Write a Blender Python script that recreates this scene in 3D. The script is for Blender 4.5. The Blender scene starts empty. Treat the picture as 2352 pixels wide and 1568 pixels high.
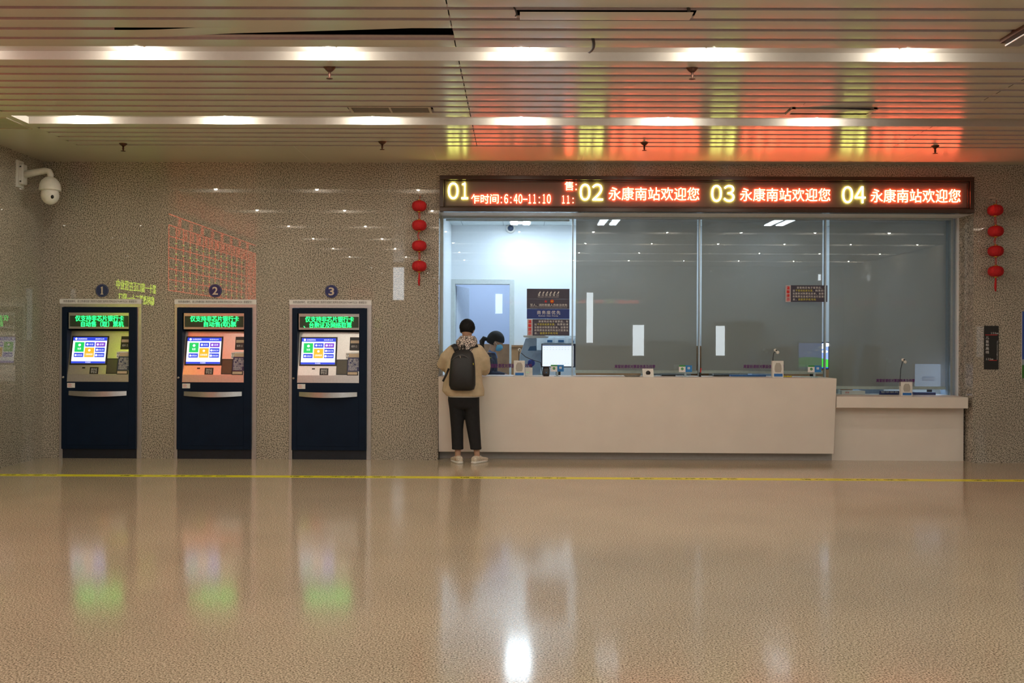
import bpy, math, random
from mathutils import Vector, Matrix
random.seed(7)
PI = math.pi
S = bpy.context.scene
COL = S.collection
# ------------------------------------------------------------------ camera
F = 2150.0; CAMD = 11.03; CAMZ = 1.4; YAW = 0.0068; ROLL = 0.0046
fw = Vector((-math.sin(YAW), math.cos(YAW), 0)); r0 = Vector((math.cos(YAW), math.sin(YAW), 0)); u0 = Vector((0, 0, 1))
rt = r0 * math.cos(ROLL) + u0 * math.sin(ROLL); up = -r0 * math.sin(ROLL) + u0 * math.cos(ROLL)
CP = Vector((0, -CAMD, CAMZ))
cam = bpy.data.cameras.new('camera'); camo = bpy.data.objects.new('camera', cam); COL.objects.link(camo)
cam.sensor_width = 36; cam.lens = F / 2352 * 36; cam.clip_start = .05; cam.clip_end = 100
M = Matrix((rt, up, -fw)).transposed().to_4x4(); M.translation = CP; camo.matrix_world = M
S.camera = camo
def P(px, py, Y=0.0):
    "point of the plane y=Y that lies at this place of the photograph -> (X, Z)"
    d = fw + rt * ((px - 1176) / F) - up * ((py - 784) / F)
    t = (Y + CAMD) / d.y
    return d.x * t, CAMZ + d.z * t
def PX(px, Y=0.0, py=784): return P(px, py, Y)[0]
def PZ(px, py, Y=0.0): return P(px, py, Y)[1]
# ------------------------------------------------------------------ materials
MATS = {}
def nn(nt, t, **k):
    n = nt.nodes.new(t)
    for a, b in k.items(): setattr(n, a, b)
    return n
def mat(name, c, rough=.5, metal=0, spec=.5, emit=None, es=0, var=.05, scale=30, coat=0, bump=0, alpha=None):
    if name in MATS: return MATS[name]
    m = bpy.data.materials.new(name); m.use_nodes = True; nt = m.node_tree; b = nt.nodes['Principled BSDF']
    tc = nn(nt, 'ShaderNodeTexCoord'); no = nn(nt, 'ShaderNodeTexNoise'); no.inputs['Scale'].default_value = scale; no.inputs['Detail'].default_value = 3
    nt.links.new(tc.outputs['Object'], no.inputs['Vector'])
    cr = nn(nt, 'ShaderNodeValToRGB'); e = cr.color_ramp.elements
    e[0].position = .3; e[1].position = .7
    e[0].color = tuple(x * (1 - var) for x in c) + (1,); e[1].color = tuple(min(1, x * (1 + var)) for x in c) + (1,)
    nt.links.new(no.outputs['Fac'], cr.inputs['Fac']); nt.links.new(cr.outputs['Color'], b.inputs['Base Color'])
    b.inputs['Roughness'].default_value = rough; b.inputs['Metallic'].default_value = metal; b.inputs['Specular IOR Level'].default_value = spec
    b.inputs['Coat Weight'].default_value = coat; b.inputs['Coat Roughness'].default_value = .08
    if emit: b.inputs['Emission Color'].default_value = tuple(emit) + (1,); b.inputs['Emission Strength'].default_value = es
    if bump:
        bp = nn(nt, 'ShaderNodeBump'); bp.inputs['Strength'].default_value = bump; bp.inputs['Distance'].default_value = .01
        nt.links.new(no.outputs['Fac'], bp.inputs['Height']); nt.links.new(bp.outputs['Normal'], b.inputs['Normal'])
    MATS[name] = m; return m
def glow(name, c, s):
    if name in MATS: return MATS[name]
    m = bpy.data.materials.new(name); m.use_nodes = True; nt = m.node_tree; b = nt.nodes['Principled BSDF']
    b.inputs['Base Color'].default_value = tuple(x * .3 for x in c) + (1,)
    b.inputs['Emission Color'].default_value = tuple(c) + (1,); b.inputs['Emission Strength'].default_value = s
    MATS[name] = m; return m
def granite(name, stops, scale, rough, spec, big=.12, coat=0):
    m = bpy.data.materials.new(name); m.use_nodes = True; nt = m.node_tree; b = nt.nodes['Principled BSDF']; L = nt.links.new
    g = nn(nt, 'ShaderNodeNewGeometry')
    n1 = nn(nt, 'ShaderNodeTexNoise'); n1.inputs['Scale'].default_value = scale; n1.inputs['Detail'].default_value = 2.5; n1.inputs['Roughness'].default_value = .6
    L(g.outputs['Position'], n1.inputs['Vector'])
    cr = nn(nt, 'ShaderNodeValToRGB'); el = cr.color_ramp.elements
    el[0].position, el[0].color = stops[0][0], stops[0][1] + (1,); el[1].position, el[1].color = stops[-1][0], stops[-1][1] + (1,)
    for p, c in stops[1:-1]:
        x = el.new(p); x.color = c + (1,)
    L(n1.outputs['Fac'], cr.inputs['Fac'])
    n2 = nn(nt, 'ShaderNodeTexNoise'); n2.inputs['Scale'].default_value = 1.3; n2.inputs['Detail'].default_value = 4
    L(g.outputs['Position'], n2.inputs['Vector'])
    mr = nn(nt, 'ShaderNodeMapRange'); mr.inputs['From Min'].default_value = .3; mr.inputs['From Max'].default_value = .7
    mr.inputs['To Min'].default_value = 1 - big; mr.inputs['To Max'].default_value = 1 + big
    L(n2.outputs['Fac'], mr.inputs['Value'])
    mx = nn(nt, 'ShaderNodeVectorMath', operation='SCALE'); L(cr.outputs['Color'], mx.inputs[0]); L(mr.outputs['Result'], mx.inputs['Scale'])
    L(mx.outputs['Vector'], b.inputs['Base Color'])
    b.inputs['Roughness'].default_value = rough; b.inputs['Specular IOR Level'].default_value = spec
    b.inputs['Coat Weight'].default_value = coat; b.inputs['Coat Roughness'].default_value = .012
    MATS[name] = m; return m
m_wall = granite('polished speckled granite', [(.38, (.06, .05, .042)), (.45, (.25, .235, .19)), (.53, (.42, .37, .305)), (.61, (.60, .54, .45))], 84, .5, .12, .1, coat=.9)
m_floor = granite('polished terrazzo', [(.36, (.12, .09, .06)), (.44, (.38, .315, .225)), (.54, (.60, .51, .375)), (.64, (.84, .73, .57))], 115, .12, .5, .06)
m_slat = mat('cream lacquered slat', (.62, .59, .49), rough=.27, spec=.8, var=.02, scale=3)
m_board = mat('cream ceiling board', (.62, .58, .47), rough=.26, spec=.8, var=.02, scale=2)
for _m in (m_slat, m_board):      # brushed along the slat: highlights stretch across it
    _n = _m.node_tree; _c = nn(_n, 'ShaderNodeCombineXYZ'); _c.inputs['Y'].default_value = 1; _b = _n.nodes['Principled BSDF']
    _b.inputs['Anisotropic'].default_value = .7; _b.inputs['IOR'].default_value = 2.2; _n.links.new(_c.outputs[0], _b.inputs['Tangent'])
m_back = mat('ceiling void', (.03, .028, .03), .9)
m_edge = mat('slat edge', (.52, .45, .47), rough=.6)
m_white = mat('white plaster', (.80, .84, .88), .7, var=.01)
m_counter = mat('beige solid surface', (.80, .735, .67), .45, var=.03, scale=3)
m_steel = mat('brushed steel', (.62, .60, .58), .28, metal=1, scale=60)
m_steelf = mat('galvanised steel trim', (.55, .54, .55), .38, metal=.85, scale=40)
m_navy = mat('navy painted steel', (.003, .011, .030), .5, spec=.15, var=.12, scale=6)
m_navyk = mat('dark plinth steel', (.006, .010, .020), .45, var=.2)
m_black = mat('black plastic', (.012, .012, .014), .35)
m_dark = mat('dark recess', (.02, .022, .02), .5)
m_wp = mat('white plastic', (.75, .74, .70), .4)
m_red = mat('red velvet', (.48, .006, .010), .75, var=.15, scale=80)
m_gold = mat('gold plastic', (.75, .45, .08), .25, metal=.8)
m_paper = mat('white paper', (.8, .8, .8), .6, var=.02)
m_ink = mat('black ink', (.01, .01, .012), .6)
m_wink = mat('white print', (.8, .8, .8), .5, var=.01)
m_sred = mat('red print', (.65, .02, .02), .5)
m_syel = mat('yellow print', (.75, .68, .05), .5)
m_sblue = mat('blue board', (.01, .035, .22), .4)
m_spur = mat('dark plum board', (.05, .045, .078), .4)
m_bink = mat('blue plastic', (.02, .16, .50), .4)
m_wood = None
# ------------------------------------------------------------------ mesh builder
WL = {}
class MB:
    def __init__(s, M=None): s.v = []; s.f = []; s.M = M; s.sm = []
    def add(s, vs, fs, sm=False):
        n = len(s.v)
        for v in vs:
            v = Vector(v); s.v.append(s.M @ v if s.M else v)
        for f in fs: s.f.append(tuple(i + n for i in f)); s.sm.append(sm)
        return s
    def box(s, x0, x1, y0, y1, z0, z1):
        if x0 > x1: x0, x1 = x1, x0
        if y0 > y1: y0, y1 = y1, y0
        if z0 > z1: z0, z1 = z1, z0
        return s.add([(x0, y0, z0), (x1, y0, z0), (x1, y1, z0), (x0, y1, z0), (x0, y0, z1), (x1, y0, z1), (x1, y1, z1), (x0, y1, z1)],
                     [(3, 2, 1, 0), (4, 5, 6, 7), (0, 1, 5, 4), (1, 2, 6, 5), (2, 3, 7, 6), (3, 0, 4, 7)])
    def prism(s, pts, y0, y1):
        "outline of (x, z) points extruded along y"
        n = len(pts)
        vs = [(x, y0, z) for x, z in pts] + [(x, y1, z) for x, z in pts]
        fs = [tuple(range(n)), tuple(range(2 * n - 1, n - 1, -1))] + [(i, i + n, (i + 1) % n + n, (i + 1) % n) for i in range(n)]
        return s.add(vs, fs)
    def loft(s, rings, n=20, cap=True, smooth=True):
        "rings: (centre, u axis * radius, v axis * radius[, exponent])"
        vs = []; fs = []
        for r in rings:
            c, u, v = Vector(r[0]), Vector(r[1]), Vector(r[2]); ex = r[3] if len(r) > 3 else 2
            for i in range(n):
                a = 2 * PI * i / n; ca, sa = math.cos(a), math.sin(a)
                ca = math.copysign(abs(ca) ** (2 / ex), ca); sa = math.copysign(abs(sa) ** (2 / ex), sa)
                vs.append(c + u * ca + v * sa)
        for k in range(len(rings) - 1):
            for i in range(n):
                j = (i + 1) % n; fs.append((k * n + i, k * n + j, (k + 1) * n + j, (k + 1) * n + i))
        s.add(vs, fs, smooth)
        if cap:
            b = len(s.v) - len(vs)
            s.f.append(tuple(b + i for i in reversed(range(n)))); s.sm.append(False)
            s.f.append(tuple(b + (len(rings) - 1) * n + i for i in range(n))); s.sm.append(False)
        return s
    def tube(s, pts, rad, n=10, flat=1.0, upv=None, cap=True, rnd=False):
        pts = [Vector(p) for p in pts]; N = len(pts)
        if not isinstance(rad, (list, tuple)): rad = [rad] * N
        rings = []; prev = None
        for i, p in enumerate(pts):
            t = (pts[min(i + 1, N - 1)] - pts[max(i - 1, 0)]).normalized()
            a = prev if prev is not None else (upv or (Vector((0, 0, 1)) if abs(t.z) < .9 else Vector((0, 1, 0))))
            v = (Vector(a) - t * Vector(a).dot(t)).normalized(); u = v.cross(t); prev = v
            r = rad[i]; ra, rb = r if isinstance(r, tuple) else (r, r * flat)
            if rnd and i == 0:
                for q in (.92, .7, .35): rings.append((p - t * ra * q, u * ra * math.sqrt(1 - q * q), v * rb * math.sqrt(1 - q * q)))
            rings.append((p, u * ra, v * rb))
            if rnd and i == N - 1:
                for q in (.35, .7, .92): rings.append((p + t * ra * q, u * ra * math.sqrt(1 - q * q), v * rb * math.sqrt(1 - q * q)))
        return s.loft(rings, n, cap)
    def ball(s, c, rx, ry=None, rz=None, n=20, k=12, fn=None, R=None):
        ry = ry or rx; rz = rz or rx; vs = []; fs = []
        for j in range(k + 1):
            th = PI * j / k
            for i in range(n):
                a = 2 * PI * i / n; d = Vector((math.sin(th) * math.cos(a), math.sin(th) * math.sin(a), math.cos(th)))
                p = Vector((d.x * rx, d.y * ry, d.z * rz))
                if fn: p = fn(d, p)
                if R: p = R @ p
                vs.append(Vector(c) + p)
        for j in range(k):
            for i in range(n):
                q = (i + 1) % n; fs.append((j * n + i, (j + 1) * n + i, (j + 1) * n + q, j * n + q))
        return s.add(vs, fs, True)
    def lathe(s, c, prof, n=24, axis='z'):
        "prof: (radius, height) pairs"
        ax = {'z': (Vector((1, 0, 0)), Vector((0, 1, 0)), Vector((0, 0, 1))), 'y': (Vector((1, 0, 0)), Vector((0, 0, 1)), Vector((0, -1, 0)))}[axis]
        return s.loft([(Vector(c) + ax[2] * h, ax[0] * max(r, 1e-4), ax[1] * max(r, 1e-4)) for r, h in prof], n)
    def text(s, body, x0, x1, z0, z1, y, th=.002, bold=0.0, M=None, sp=1.0, keep=False, res=3):
        c = bpy.data.curves.new('lettering', 'FONT'); c.body = body; c.offset = bold; c.resolution_u = res; c.space_character = sp
        o = bpy.data.objects.new('lettering', c); COL.objects.link(o)
        dg = bpy.context.evaluated_depsgraph_get(); me = bpy.data.meshes.new_from_object(o.evaluated_get(dg))
        vs = [v.co.copy() for v in me.vertices]; fs = [tuple(p.vertices) for p in me.polygons]
        ed = {}
        for f in fs:
            for i in range(len(f)):
                e = (f[i], f[(i + 1) % len(f)]); ed[e] = 1
        bpy.data.objects.remove(o); bpy.data.curves.remove(c); bpy.data.meshes.remove(me)
        if not vs: return s
        ax = min(v.x for v in vs); bx = max(v.x for v in vs); ay = min(v.y for v in vs); by = max(v.y for v in vs)
        sx = (x1 - x0) / max(bx - ax, 1e-6); sz = (z1 - z0) / max(by - ay, 1e-6)
        if keep: sx = sz = min(sx, sz)
        cx, cz = (x0 + x1) / 2, (z0 + z1) / 2; mx_, my_ = (ax + bx) / 2, (ay + by) / 2
        n = len(vs); V = []
        for k in (0, 1):
            for v in vs:
                q = (cx + (v.x - mx_) * sx, cz + (v.y - my_) * sz)
                V.append(M @ Vector((q[0], q[1], th * k)) if M else (q[0], y - th * k, q[1]))
        FS = [tuple(reversed(f)) for f in fs] + [tuple(i + n for i in f) for f in fs]
        for (a, b) in ed:
            if (b, a) not in ed: FS.append((a, b, b + n, a + n))
        return s.add(V, FS)
    def build(s, name, m, parent=None, bevel=0, **tags):
        me = bpy.data.meshes.new(name)
        if parent is not None: off = WL[parent.name]
        else:
            xs = [v.x for v in s.v]; ys = [v.y for v in s.v]; zs = [v.z for v in s.v]
            off = Vector(((min(xs) + max(xs)) / 2, (min(ys) + max(ys)) / 2, min(zs)))
        me.from_pydata([v - off for v in s.v], [], s.f)
        me.polygons.foreach_set('use_smooth', s.sm); me.update()
        for mm in (m if isinstance(m, (list, tuple)) else [m]): me.materials.append(mm)
        o = bpy.data.objects.new(name, me); COL.objects.link(o); WL[o.name] = off.copy()
        if parent is not None: o.parent = parent
        else: o.location = off
        if bevel:
            b = o.modifiers.new('bevel', 'BEVEL'); b.width = bevel; b.segments = 2; b.limit_method = 'ANGLE'
        tag(o, **tags)
        return o
def tag(o, label=None, cat=None, group=None, kind=None):
    if label: o['label'] = label
    if cat: o['category'] = cat
    if group: o['group'] = group
    if kind: o['kind'] = kind
    return o
def thing(name, loc, label, cat, group=None, kind=None):
    o = bpy.data.objects.new(name, None); COL.objects.link(o); o.location = loc; o.empty_display_size = .1
    WL[o.name] = Vector(loc); return tag(o, label, cat, group, kind)
def Bx(*a): return MB().box(*a)
def struct(name, mb, m, parent=None, **k):
    return mb.build(name, m, parent, kind=None if parent else 'structure', **k)
def pbox(px0, px1, py0, py1, Y, y0=None, y1=None):
    "box whose front face covers these pixels on the plane y=Y"
    cx = (px0 + px1) / 2; cy = (py0 + py1) / 2
    return Bx(PX(px0, Y, cy), PX(px1, Y, cy), Y if y0 is None else y0, Y + .01 if y1 is None else y1, PZ(cx, py1, Y), PZ(cx, py0, Y))

# ================================================================== SETTING
CEIL = 3.5; XL = -5.62; XR = 9.0; YR = -14.2; GY = .38
XO0, XO1 = PX(1007, 0), PX(2235, 0)             # the opening of the ticket office
ZO = 2.925                                        # its top
kcx = [PX(230 + 263.5 * i, 0, 880) for i in range(3)]; KW = .442; KT = PZ(230, 703, 0)
struct('floor', Bx(XL - .3, XR, YR, .60, -.1, 0), m_floor)
w = MB(); xs = XL - .3
for cx in kcx: w.box(xs, cx - KW, 0, .36, 0, CEIL); w.box(cx - KW, cx + KW, 0, .36, KT, CEIL); xs = cx + KW
w.box(xs, XO0, 0, .36, 0, CEIL); w.box(XO0, XO1, 0, .36, ZO, CEIL); w.box(XO1, XR, 0, .36, 0, CEIL)
struct('wall_front', w, m_wall)
struct('wall_left', Bx(XL - .3, XL, YR, 0, 0, CEIL), m_wall)
struct('wall_right', Bx(XR, XR + .2, YR, 0, 0, CEIL), m_wall)
m_facade = mat('dark glazed facade', (.10, .10, .10), .01, var=.1, scale=1); m_facade.node_tree.nodes['Principled BSDF'].inputs['IOR'].default_value = 2.0
struct('wall_rear', Bx(XL - .3, XR, YR - .2, YR, 0, CEIL), m_facade)
# ceiling: lacquered metal slats hung below a dark void, two light troughs per bay
SX0, SX1, SXM, SXR = -4.78, XR, -.455, 4.0
def slat_row(mb, y0, x0, x1, z=CEIL, wd=.15, sag=.0024, tilt=None, nx=1):
    prof = []
    for i in range(9):
        t = i / 8; prof.append((y0 + wd * t, z - sag * (1 - (2 * t - 1) ** 2)))
    n = len(prof); vs = []; fs = []
    for k in range(nx + 1):
        x = x0 + (x1 - x0) * k / nx
        for (y, zz) in prof:
            dz, dy = tilt(k / nx, (y - y0) / wd) if tilt else (0, 0)
            vs.append((x, y + dy, zz + dz))
    for k in range(nx):
        for i in range(n - 1):
            fs.append((k * n + i, k * n + i + 1, (k + 1) * n + i + 1, (k + 1) * n + i))
    a = len(mb.f); mb.add(vs, fs, True)
    for q in range(a, len(mb.f)):
        i = (q - a) % (n - 1)
        mb.sm[q] = True
rows = []
base = 7.01 - CAMD
for b in range(-5, 2):
    y = base + 2.08 * b
    for k in range(9 if b < 1 else 5): rows.append((y + .2 * k, b, k))
G = .004
slats = MB()
for (y, b, k) in rows:
    if y < YR + .1: continue
    gone = (b, k) in ((-1, 5), (-1, 6), (-1, 7), (0, 6), (0, 7))
    if b == -1 and k == 7: slat_row(slats, y, SXM + G, SX1)
    elif b == -1 and k == 5:                       # the short piece near the camera hangs loose
        slat_row(slats, y, SX0, SXM - G); slat_row(slats, y, SXM + G, -.02); slat_row(slats, y, 1.12, SX1)
    elif b == 0 and k == 6:
        slat_row(slats, y, SX0, SXM - G); slat_row(slats, y, SXM + G, 2.5); slat_row(slats, y, 2.5 + G, SX1)
    elif b == 0 and k in (7, 8):
        if k == 7: slat_row(slats, y, SX0, -1.55); slat_row(slats, y, -.78, SXM - G)
        else: slat_row(slats, y, SX0, SXM - G)
        slat_row(slats, y, SXM + G, 2.42 if k == 7 else SX1)
        if k == 7: slat_row(slats, y, 3.22, SX1)
    else:
        for (a, c) in ((SX0, SXM - G), (SXM + G, SXR - G), (SXR + G, SX1)): slat_row(slats, y, a, c)
ceil = struct('ceiling', slats, m_slat)
struct('ceiling_void', Bx(XL, XR, YR, 0, CEIL + .10, CEIL + .16), m_back, ceil)
fl = MB()
y1 = base + 2.08 + .2 * 5 + .0
fl.box(XL, XR, y1, 0, CEIL, CEIL + .02); fl.box(XL, SX0 - .005, YR, y1, CEIL, CEIL + .02)
struct('border_board', fl, m_board, ceil)
# risers that close the gap between slats, and the light troughs
rs = MB()
for (y, b, k) in rows:
    if y < YR + .1: continue
    if k < (8 if b < 1 else 5): rs.box(SX0, SX1, y + .15, y + .2, CEIL + .017, CEIL + .021)
    if (b, k) == (-1, 7): rs.box(SX0, -2.75, y + .0005, y + .002, CEIL + .0005, CEIL + .019)
    rs.box(SX0 if (b, k) != (-1, 7) else SXM, SX1, y + .0005, y + .002, CEIL + .0005, CEIL + .017)
rs.box(SX0, SX1, y1 - .003, y1 - .0006, CEIL + .0005, CEIL + .0165)
struct('gap_backing', rs, m_edge, ceil)
tr = MB()
TROUGH = [(base + 2.08 * b - .33, base + 2.08 * b) for b in range(-4, 2)]
for (a, c) in TROUGH:
    a += .0
    tr.box(SX0, SX1, a, c, CEIL + .065, CEIL + .075); tr.box(SX0, SX1, c - .004, c, CEIL + .0, CEIL + .065)
    tr.box(SX0, SX1, a - .0, a + .004, CEIL + .0, CEIL + .065); tr.box(SX0 - .004, SX0, a, c, CEIL, CEIL + .075)
struct('light_trough', tr, mat('trough enamel', (.50, .46, .42), .5, var=.02), ceil)
bj = MB()
for px in (1340, 1700, 2080, 700, 1000): 
    x = PX(px, -.4, 360); bj.box(x - .0015, x + .0015, y1 + .01, 0, CEIL - .0006, CEIL)
struct('board_joint', bj, m_edge, ceil)
# warped, loose slats
def warp(t, s): return (.0, .0)
wm = MB()
yb = base - 2.08 + .2 * 7
slat_row(wm, yb, SX0, SXM - G, nx=24, tilt=lambda t, s: (.021 * min(1, max(0, (t - .52) / .12)), -.165 * max(0, (t - .56) / .44) ** 1.25 - .003 * max(0, (t - .5))))
wm.build('warped_slat', m_slat, ceil, label='ceiling slat bent out of line, leaving a black wedge gap')
lz = MB(); yb = base - 2.08 + .2 * 5
slat_row(lz, yb, 0.0, 1.10, z=CEIL - .012, nx=2)
lz.build('loose_slat', m_slat, ceil, label='short loose slat hanging slightly below its neighbours')
# ---------------------------------------------------------------- downlights
m_lamp = glow('downlight lens', (1, .93, .80), 18)
def downlight(x, y, on, lab):
    t = thing('downlight', (x, y, CEIL + .065), lab, 'ceiling light', 'round downlights in the ceiling troughs')
    MB().lathe((x, y, CEIL + .065), [(.062, 0), (.062, -.008), (.050, -.012), (.046, -.004)]).build('bezel', m_wp, t)
    MB().lathe((x, y, CEIL + .061), [(.045, 0), (.045, -.006), (.02, -.009)]).build('lens', m_lamp if on else m_wp, t)
    if on:
        l = bpy.data.lights.new('downlight_bulb', 'POINT'); l.energy = LAMP; l.color = (1, .955, .83); l.shadow_soft_size = .022
        o = bpy.data.objects.new('downlight_bulb', l); COL.objects.link(o); o.location = (0, .02, -.042); o.parent = t
LAMP = 15.0
for bi, (a, c) in enumerate(TROUGH):
    r = 6 - bi
    for k in range(-3, 7):
        x = .01 + 1.42 * k
        on = k < 3 or bi < 4
        if bi == 5: where = 'the trough nearest the ticket windows'
        elif bi == 4: where = 'the second trough from the ticket windows'
        else: where = 'a trough further back in the hall'
        if bi >= 4 and k <= 3:
            nm = ['leftmost', 'second from left', 'third from left', 'fourth from left', 'fifth from left', 'sixth from left', 'rightmost, unlit'][k + 3]
            lab = ('%s round downlight in %s' % (nm, where)) if k < 3 else 'unlit round downlight at the right in ' + where
        else: lab = 'round downlight in ' + where if bi < 4 else 'unlit round downlight beyond the right end of the lit row'
        downlight(x, (a + c) / 2 + .03, on, lab)
# ---------------------------------------------------------------- sprinklers
m_rust = mat('tarnished brass', (.10, .045, .03), .5, metal=.6)
SPR = [(757, 155, 'hanging sprinkler left of the ceiling joint, front row'), (1590, 158, 'hanging sprinkler above the red ceiling glow, front row'), (283, 328, 'leftmost sprinkler near the ticket machine wall'),
       (878, 325, 'sprinkler above the wall between machine and lanterns'), (1480, 328, 'sprinkler in the red glow above window two'), (2148, 336, 'rightmost sprinkler near the end of the display board')]
for px, py, lab in SPR:
    d = 2.1 * F / (784 + (px - 1176) * .0046 - py); y = d - CAMD; x = PX(px, y, py)
    t = thing('fire_sprinkler', (x, y, CEIL), lab, 'sprinkler', 'pendent sprinklers on the ceiling')
    MB().lathe((x, y, CEIL), [(.045, .012), (.045, 0), (.03, -.018), (.016, -.03)]).build('escutcheon', m_rust, t)
    MB().lathe((x, y, CEIL - .028), [(.011, 0), (.009, -.02), (.012, -.03), (.006, -.045), (.006, -.055)], 12).build('body', m_rust, t)
    MB().lathe((x, y, CEIL - .080), [(.024, 0), (.026, -.003), (.004, -.006)], 16).build('deflector', m_rust, t)
# ---------------------------------------------------------------- ceiling vents, hatch, hanging strip, bracket
def vent(x0, x1, y0, y1, lab, nd=2, drop=.0):
    t = thing('ceiling_vent', ((x0 + x1) / 2, (y0 + y1) / 2, CEIL), lab, 'vent')
    f = MB(); z0, z1 = CEIL - .006 - drop, CEIL + .012; w_ = .022
    f.box(x0, x1, y0, y0 + w_, z0, z1); f.box(x0, x1, y1 - w_, y1, z0, z1); f.box(x0, x0 + w_, y0 + w_, y1 - w_, z0, z1); f.box(x1 - w_, x1, y0 + w_, y1 - w_, z0, z1)
    for k in range(1, nd): xm = x0 + (x1 - x0) * k / nd; f.box(xm - .008, xm + .008, y0 + w_, y1 - w_, z0, z1)
    f.build('frame', mat('vent frame', (.5, .46, .38), .4), t)
    l = MB(); n = max(5, int((y1 - y0) / .022))
    for k in range(n):
        y = y0 + w_ + (y1 - y0 - 2 * w_) * (k + .5) / n; l.add([(x0, y - .006, CEIL + .012), (x1, y - .006, CEIL + .012), (x1, y + .004, CEIL - .002), (x0, y + .004, CEIL - .002)], [(0, 1, 2, 3)])
    l.build('louvre', mat('vent louvre', (.22, .21, .18), .5), t)
    Bx(x0, x1, y0, y1, CEIL + .03, CEIL + .034).build('plenum', m_back, t)
yv = base + .2 * 7
vent(-1.54, -.80, yv - .03, yv + .20, 'grey louvred air vent set in the slats left of the joint')
vent(-5.6 + .02, -4.86, -2.20, -1.72, 'dark square air vent in the flat border, upper left corner', 1)
t = thing('access_hatch', (2.82, yv + .08, CEIL), 'ajar access hatch panel hanging from the red-lit slats', 'hatch')
f = MB(); f.box(2.44, 2.47, yv - .02, yv + .2, CEIL - .012, CEIL + .01); f.box(3.17, 3.20, yv - .02, yv + .2, CEIL - .012, CEIL + .01); f.box(2.47, 3.17, yv + .17, yv + .2, CEIL - .012, CEIL + .01)
f.build('frame', m_slat, t)
h = MB(); h.add([(2.48, yv + .16, CEIL - .005), (3.16, yv + .16, CEIL - .005), (3.16, yv - .06, CEIL - .035), (2.48, yv - .0, CEIL - .004), (2.48, yv + .16, CEIL + .004), (3.16, yv + .16, CEIL + .004), (3.16, yv - .06, CEIL - .026), (2.48, yv, CEIL + .005)],
               [(0, 1, 2, 3), (7, 6, 5, 4), (0, 4, 5, 1), (1, 5, 6, 2), (2, 6, 7, 3), (3, 7, 4, 0)])
h.build('hatch_panel', m_slat, t)
def ydepth(px, py): return 2.1 * F / (784 + (px - 1176) * .0046 - py) - CAMD
m_blk = mat('black rubber strip', (.02, .02, .025), .6)
for (px, pya, pyb, lab) in ((1180, 17, 40, 'black end clip at the left end of the loose slat'), (1574, 17, 42, 'black curled end clip at the right end of the loose slat'), (1357, 88, 123, 'black rubber strip dangling between two slats')):
    ya, yb_ = ydepth(px, pya), ydepth(px, pyb); x = PX(px, (ya + yb_) / 2, pya)
    pts = [(x + .02 * math.sin(q / 6 * 3), ya + (yb_ - ya) * q / 6, CEIL + .006 - .014 * math.sin(q / 6 * PI)) for q in range(7)]
    MB().tube(pts, (.006 if px < 1300 else .011), 8, flat=.5).build('rubber_strip', m_blk, label=lab, cat='strip')
xb = PX(2340, ydepth(2340, 72), 72)
t = thing('junction_box', (xb, ydepth(2340, 72), CEIL), 'brown hanging bracket box at the upper right edge', 'bracket')
y0, y1_ = ydepth(2340, 50), ydepth(2340, 93)
Bx(xb - .03, xb + .10, y0, y1_, CEIL - .03, CEIL + .012).build('box', m_rust, t, bevel=.006)
Bx(xb + .014, xb + .12, y0 - .01, y1_ + .02, CEIL - .045, CEIL - .03).build('lid', m_steelf, t, bevel=.005)
# ---------------------------------------------------------------- ticket office room
BY = 2.84; OZ = 3.12; OXL = -1.0; OXR = XO1 + .0; OF = .15
struct('wall_back', MB().box(OXL - .2, PX(1037, BY), BY, BY + .12, OF, OZ).box(PX(1037, BY), PX(1175, BY), BY, BY + .12, PZ(1100, 645, BY), OZ).box(PX(1175, BY), OXR + .2, BY, BY + .12, OF, OZ), m_white)
struct('wall_office_left', Bx(OXL - .12, OXL, .36, BY, OF, OZ), m_white)
struct('wall_office_right', Bx(OXR - .02, OXR + .12, .36, BY, OF, OZ), m_white)
struct('floor_office', Bx(OXL - 1.3, OXR + .1, .60, 5.2, 0, OF), mat('grey vinyl', (.35, .36, .38), .4))
co = MB().box(OXL - .1, OXR + .1, .36, BY, OZ, OZ + .1)
struct('ceiling_office', co, mat('ceiling tile', (.74, .80, .80), .7, var=.01))
gr = MB()
for y in (1.1, 1.7, 2.3): gr.box(OXL, OXR, y - .004, y + .004, OZ - .002, OZ)
for k in range(11): x = OXL + .17 + .6 * k; gr.box(x - .004, x + .004, .4, BY, OZ - .002, OZ)
struct('trim_1', gr, mat('tile joint', (.35, .40, .42), .7))
struct('wall_corridor', MB().box(OXL - 1.3, 1.2, 5.0, 5.1, OF, 3.0).box(OXL - 1.3, OXL - 1.2, BY + .12, 5.0, OF, 3.0).box(1.1, 1.2, BY + .12, 5, OF, 3.0).box(OXL - 1.3, 1.2, BY + .12, 5.1, 3.0, 3.1),
       mat('pale blue plaster', (.66, .74, .90), .6, var=.01))
m_wood = mat('varnished pine panelling', (.38, .20, .09), .45, var=.2, scale=6)
wn = MB()
wx1, wz = PX(1162, 4.98), PZ(1160, 790, 4.98)
wn.box(-1.9, 1.1, 4.975, 5.0, OF, wz)
for k in range(30): wn.box(-1.9 + .1 * k, -1.895 + .1 * k, 4.97, 4.976, OF, wz)
wz2 = PZ(1190, 797, BY)
wn.box(PX(1175, BY), OXR - .02, BY - .025, BY, OF, wz2); wn.box(PX(1175, BY), OXR - .02, BY - .04, BY, wz2, wz2 + .03)
for k in range(52): x = PX(1175, BY) + .1 * k; wn.box(x, x + .006, BY - .028, BY - .024, OF, wz2)
struct('trim_2', wn, m_wood)
dz = PZ(1100, 641, BY); a, b, c, d = PX(1031, BY), PX(1045, BY), PX(1170, BY), PX(1181, BY)
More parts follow.
